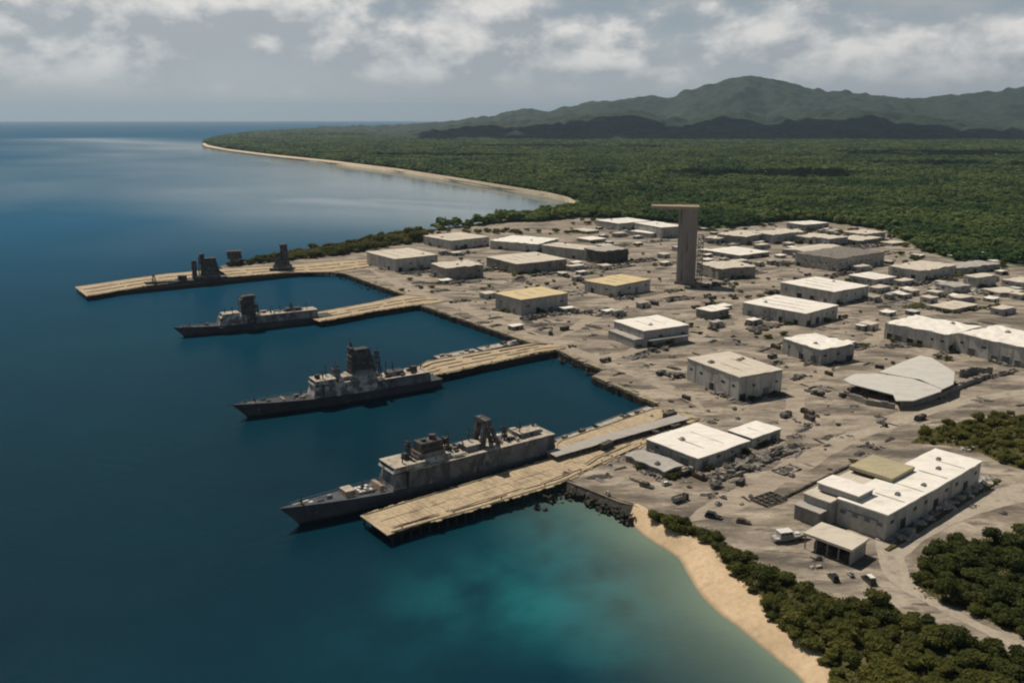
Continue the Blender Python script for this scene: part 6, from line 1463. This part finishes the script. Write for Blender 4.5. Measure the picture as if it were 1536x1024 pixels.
def parked():
    r = random.Random(81); lab = 'dark weathered truck parked among the sheds of the base'; grp = 'trucks parked on the base'
    def truck(q, rz, paint, bed):
        t = thing('parked_truck', lab, 'truck', q, rz, grp)
        b = MB(); b.prism([(2.2, -1.15), (4.1, -1.1), (4.1, 1.1), (2.2, 1.15)], .6, 2.6, [(2.3, -1.0), (3.5, -.95), (3.5, .95), (2.3, 1.0)]); c = b.build('cab', paint, t)
        b = MB(); b.prism([(3.6, -.9), (3.95, -.95), (3.95, .95), (3.6, .9)], 1.6, 2.3, [(3.56, -.85), (3.7, -.9), (3.7, .9), (3.56, .85)]); b.build('windscreen', M_GLASS, c)
        b = MB(); b.box(-3.8, 2.0, -1.2, 1.2, .9, 1.2); b.box(-3.8, 2.0, -1.2, -1.08, 1.21, 2.4); b.box(-3.8, 2.0, 1.08, 1.2, 1.21, 2.4); b.box(-3.8, -3.68, -1.07, 1.07, 1.21, 2.4); b.build('load_bed', bed, t)
        b = MB(); b.blob((-.9, 0, 1.7), (2.5, .95, .9), 4, 1, .4); b.build('load', M_JUNK, t)
        for x in (3.1, -1.2, -2.6):
            for s_ in (-1, 1): b = MB(); b.tube((x, s_ * .85, .5), (x, s_ * 1.2, .5), .5, .5, 10); b.build('wheel', M_TYRE, t)
        return t
    pr = [truck(Vector((0, 0, -300)), 0, M_BLACK, M_RUST), truck(Vector((0, 0, -300)), 0, M_SILV, M_JUNKD), truck(Vector((0, 0, -300)), 0, M_RUST, M_METAL)]; i = 0
    reg = [((860, 520), (1340, 640), 14), ((880, 690), (1120, 760), 5), ((640, 410), (1100, 500), 16), ((1060, 400), (1500, 540), 20), ((1280, 600), (1420, 640), 3)]
    for (xa, ya), (xb, yb), n in reg:
        for k in range(n):
            q = G(r.uniform(xa, xb), r.uniform(ya, yb), GZ); ar = np.array([q.x]), np.array([q.y])
            if not inside(*ar, land)[0] or any(inside(*ar, s_)[0] for s_ in SITES) or seg_dist(*ar, beach_in)[0] < 14: continue
            an = r.choice((TOWN, TOWN + 1.57, TOWN + 3.14)) + r.gauss(0, .12)
            if i < 3: pr[i].location = q; pr[i].rotation_euler.z = an
            else: dup(pr[i % 3], q, an)
            i += 1
parked()
def mounds():
    r = random.Random(61); ms = []
    for k in range(6):
        b = MB(); rr = random.Random(k); b.blob((0, 0, 0), (.8, .9, .55), 300 + k, 3, .35)
        for _ in range(26): a, d = rr.uniform(-1, 1), rr.uniform(-1, 1); q = rr.uniform(.08, .22); b.rbox((a, d, .5 * (1 - max(abs(a), abs(d)))), (q * 1.4, q * 1.6, q * 1.8), rr.uniform(0, 3), (rr.gauss(0, .4), rr.gauss(0, .4)))
        ms.append(b.mesh('earth_mound', (M_JUNK, M_JUNKD, M_GROUND)[k % 3]))
    reg = [((850, 470), (1340, 640), 60), ((880, 680), (1180, 790), 16), ((1180, 600), (1345, 700), 14), ((620, 400), (1100, 500), 75), ((1060, 380), (1536, 560), 75), ((1420, 590), (1536, 625), 6), ((560, 385), (900, 430), 40)]
    for (xa, ya), (xb, yb), n in reg:
        for k in range(n):
            q = G(r.uniform(xa, xb), r.uniform(ya, yb), GZ); ar = np.array([q.x]), np.array([q.y])
            if not inside(*ar, land)[0] or any(inside(*ar, s_)[0] for s_ in SITES) or seg_dist(*ar, beach_in)[0] < 18: continue
            o = bpy.data.objects.new('earth_mound', ms[r.randrange(6)]); C.objects.link(o); o.location = q; o.rotation_euler.z = r.choice([TOWN, TOWN + 1.57, 0]) + r.gauss(0, .2)
            f = 1 + .5 * (q.y > 620); o.scale = (r.uniform(1.6, 5) * f, r.uniform(1.0, 2.4) * f, r.uniform(.5, 1.6)); tag(o, 'low mound of earth and broken stone on the dusty yard', 'mound', 'earth mounds on the yard')
mounds()
def foundations():
    r = random.Random(77); i = 0
    spots = [(905, 470, 26, 14), (1020, 448, 22, 12), (1100, 545, 18, 10), (1010, 505, 22, 8), (860, 440, 24, 12), (690, 410, 26, 12), (780, 420, 28, 12), (1230, 585, 16, 9), (1290, 520, 22, 10), (1350, 455, 26, 14), (1215, 475, 18, 10), (1120, 600, 18, 9), (930, 400, 30, 14), (1000, 395, 26, 12), (1130, 410, 28, 12), (1245, 395, 30, 12), (1410, 440, 28, 14), (900, 385, 28, 12), (1030, 680, 12, 6), (1180, 705, 12, 6), (955, 535, 16, 8), (840, 470, 20, 10), (1330, 380, 30, 12), (1390, 372, 30, 12), (1445, 450, 30, 12)]
    for x, y, sx, sy in spots:
        p = G(x, y, GZ); b = MB(); hh = r.uniform(.8, 2.4)
        for (x0, y0, x1, y1) in ((-sx / 2, -sy / 2, sx / 2, -sy / 2), (sx / 2, -sy / 2, sx / 2, sy / 2), (sx / 2, sy / 2, -sx / 2, sy / 2), (-sx / 2, sy / 2, -sx / 2, -sy / 2), (sx * r.uniform(-.3, .3), -sy / 2, sx * r.uniform(-.3, .3), sy / 2)):
            L = math.hypot(x1 - x0, y1 - y0); n = max(3, int(L / 2.2)); an = math.atan2(y1 - y0, x1 - x0); rg = []
            for k in range(n + 1):
                f = k / n; q = hh * max(.06, r.uniform(.1, 1.1) if r.random() < .75 else .05); cx, cy = x0 + (x1 - x0) * f, y0 + (y1 - y0) * f; w = .35
                rg.append([(cx + math.sin(an) * w, cy - math.cos(an) * w, -.3), (cx - math.sin(an) * w, cy + math.cos(an) * w, -.3), (cx - math.sin(an) * w, cy + math.cos(an) * w, q), (cx + math.sin(an) * w, cy - math.cos(an) * w, q)])
            b.loft(rg)
        t = thing('ruined_foundation', 'low roofless foundation walls with broken tops standing in the yard', 'ruin', p, TOWN + r.gauss(0, .04), 'ruined foundations in the yard')
        b.build('wall', r.choice((M_WALL_D, M_JUNK, M_JUNKD)), t)
        f = MB(); f.blob((0, 0, 0), (sx * .42, sy * .4, .35), int(x), 2, .4); f.build('floor_rubble', r.choice((M_JUNKD, M_JUNK)), t)
foundations()

# ------------------------------------------------------------------ dirt roads
M_ROAD = mat('dirt_road', (.40, .345, .275), (.33, .285, .23), scale=.12, stretch=(1, 1, 1), c3=(.24, .21, .175), scale3=.2, lo3=.56, hi3=.7, fine=.12, bump=.2, bscale=1)
def road(label, px, wds, z, m=M_ROAD, nm='dirt_road'):
    P = smooth_line([tuple(G(x, y, GZ)[:2]) for x, y in px], 8); w = np.interp(np.linspace(0, 1, len(P)), np.linspace(0, 1, len(wds)), wds)
    l = np.array(P); tn = np.gradient(l, axis=0); tn /= np.hypot(tn[:, 0], tn[:, 1])[:, None]; nn = np.stack([-tn[:, 1], tn[:, 0]], 1)
    j = (fbm(l[:, 0], l[:, 1], 8, 6) - .5) * 3.0 * (1 if 'yard' in nm or 'quay' in nm else .5)
    if 'dirt' not in nm: w = w * np.clip(np.minimum(np.linspace(0, 1, len(P)), np.linspace(1, 0, len(P))) / .14, .04, 1)
    u = np.linspace(-1, 1, 5); X = l[:, None, 0] + nn[:, None, 0] * (w / 2 + j)[:, None] * u; Y = l[:, None, 1] + nn[:, None, 1] * (w / 2 + j)[:, None] * u
    struct(grid_mesh(nm, X, Y, 0 * X + GZ + z, m), label)
road('pale dirt road bending round the thicket at the lower right', [(1330, 800), (1338, 840), (1352, 872), (1395, 900), (1450, 930), (1500, 955), (1560, 988), (1660, 1040)], [9, 8.5, 7, 5.2, 4.4, 4.2, 4.2, 4.2], .09)
road('sandy track past the stepped warehouse', [(1335, 836), (1375, 800), (1420, 775), (1470, 755), (1540, 738), (1640, 725)], [7, 9, 10, 12, 14, 14], .085, M_ROAD)
road('dusty quay road behind the collapsed hangar', [(1250, 660), (1330, 640), (1400, 615), (1470, 598), (1560, 585), (1640, 580)], [6, 7, 7, 7, 8, 8], .05)

M_ROAD2 = mat('yard_road', (.38, .32, .25), (.27, .225, .175), scale=.09, stretch=(1, 3, 1), rot=-TOWN, c3=(.17, .145, .12), scale3=.12, lo3=.54, hi3=.68, fine=.12, bump=.2, bscale=1)
road('pale road along the southern rubble bank', [(1030, 782), (1100, 752), (1170, 712), (1250, 668), (1330, 632), (1420, 596)], [11, 13, 12, 11, 9, 7], .015, M_ROAD2, 'yard_road')
road('pale quay road behind the basins', [(545, 398), (620, 437), (660, 448), (740, 480), (840, 518), (930, 552), (1020, 590), (1060, 618)], [16, 15, 14, 12, 11, 9, 9, 9], .02, M_ROAD2, 'quay_road')
road('pale road between the tan sheds and the storehouse', [(840, 505), (920, 462), (1000, 442), (1080, 422), (1180, 402)], [14, 13, 12, 12, 14], .025, M_ROAD2, 'yard_road')
road('pale road across the middle yard', [(900, 546), (1010, 505), (1110, 490), (1130, 476), (1320, 440), (1400, 425)], [12, 11, 10, 8, 12, 12], .03, M_ROAD2, 'yard_road')
road('pale road past the collapsed hangar', [(1150, 690), (1190, 620), (1200, 580), (1260, 540), (1310, 510), (1360, 470)], [9, 10, 10, 10, 10, 10], .035, M_ROAD2, 'yard_road')
# ------------------------------------------------------------------ clouds that shade the foothills, and the sea air
M_CLOUD = bpy.data.materials.new('cloud'); M_CLOUD.use_nodes = True
M_CLOUD.node_tree.nodes['Principled BSDF'].inputs['Base Color'].default_value = (.85, .86, .88, 1); M_CLOUD.node_tree.nodes['Principled BSDF'].inputs['Roughness'].default_value = 1
def cloud(gx, gy, sx, sy, seed, zc=2400, n=34):
    """a heap of cloud over the ground point it shades"""
    off = sun_dir * (zc / sun_dir.z); r = random.Random(seed); b = MB()
    for k in range(n):
        a, q = r.uniform(-1, 1), r.uniform(-1, 1); s_ = r.uniform(.16, .30) * min(sx, sy) * 1.6 * (1.15 - .5 * max(abs(a), abs(q)))
        b.blob((a * sx / 2, q * sy / 2, r.uniform(0, .3) * s_), (s_ * r.uniform(1, 1.7), s_, s_ * .45), seed * 50 + k, 2, .45)
    o = b.build('cloud', M_CLOUD, None, smooth=True, loc=(gx + off.x, gy + off.y, zc + GZ)); o['kind'] = 'stuff'; o['label'] = 'white cloud out of view, set high over the island for its shadow'
    return o
cloud(1500, 6120, 2300, 700, 1, n=34); cloud(3100, 6060, 1900, 640, 8, n=30); cloud(200, 6150, 1500, 520, 2, n=22); cloud(5300, 6300, 1500, 500, 5, n=20)
cloud(-200, 8600, 700, 300, 6, n=12); cloud(-1300, 7600, 900, 400, 10, n=14); cloud(1800, 3500, 900, 260, 11, n=12); cloud(300, 4400, 900, 300, 12, n=12); cloud(620, 2250, 420, 150, 13, n=9); cloud(1350, 2700, 600, 170, 14, n=10); cloud(-250, 3300, 500, 160, 15, n=9)  # extra clouds out of view, added to vary shade on forest and mountains
def haze():
    b = MB(); b.box(-62000, 62000, -62000, 62000, -5.0, 900.0); m = bpy.data.materials.new('haze'); m.use_nodes = True; t = m.node_tree; t.nodes.clear()
    o = N(t, 'ShaderNodeOutputMaterial'); v = N(t, 'ShaderNodeVolumePrincipled'); v.inputs['Color'].default_value = (.52, .70, .88, 1); v.inputs['Density'].default_value = 0.00003; v.inputs['Anisotropy'].default_value = .3
    t.links.new(v.outputs[0], o.inputs['Volume']); h = b.build('haze', m); h['kind'] = 'stuff'; h['label'] = 'thin blue sea haze'
haze()
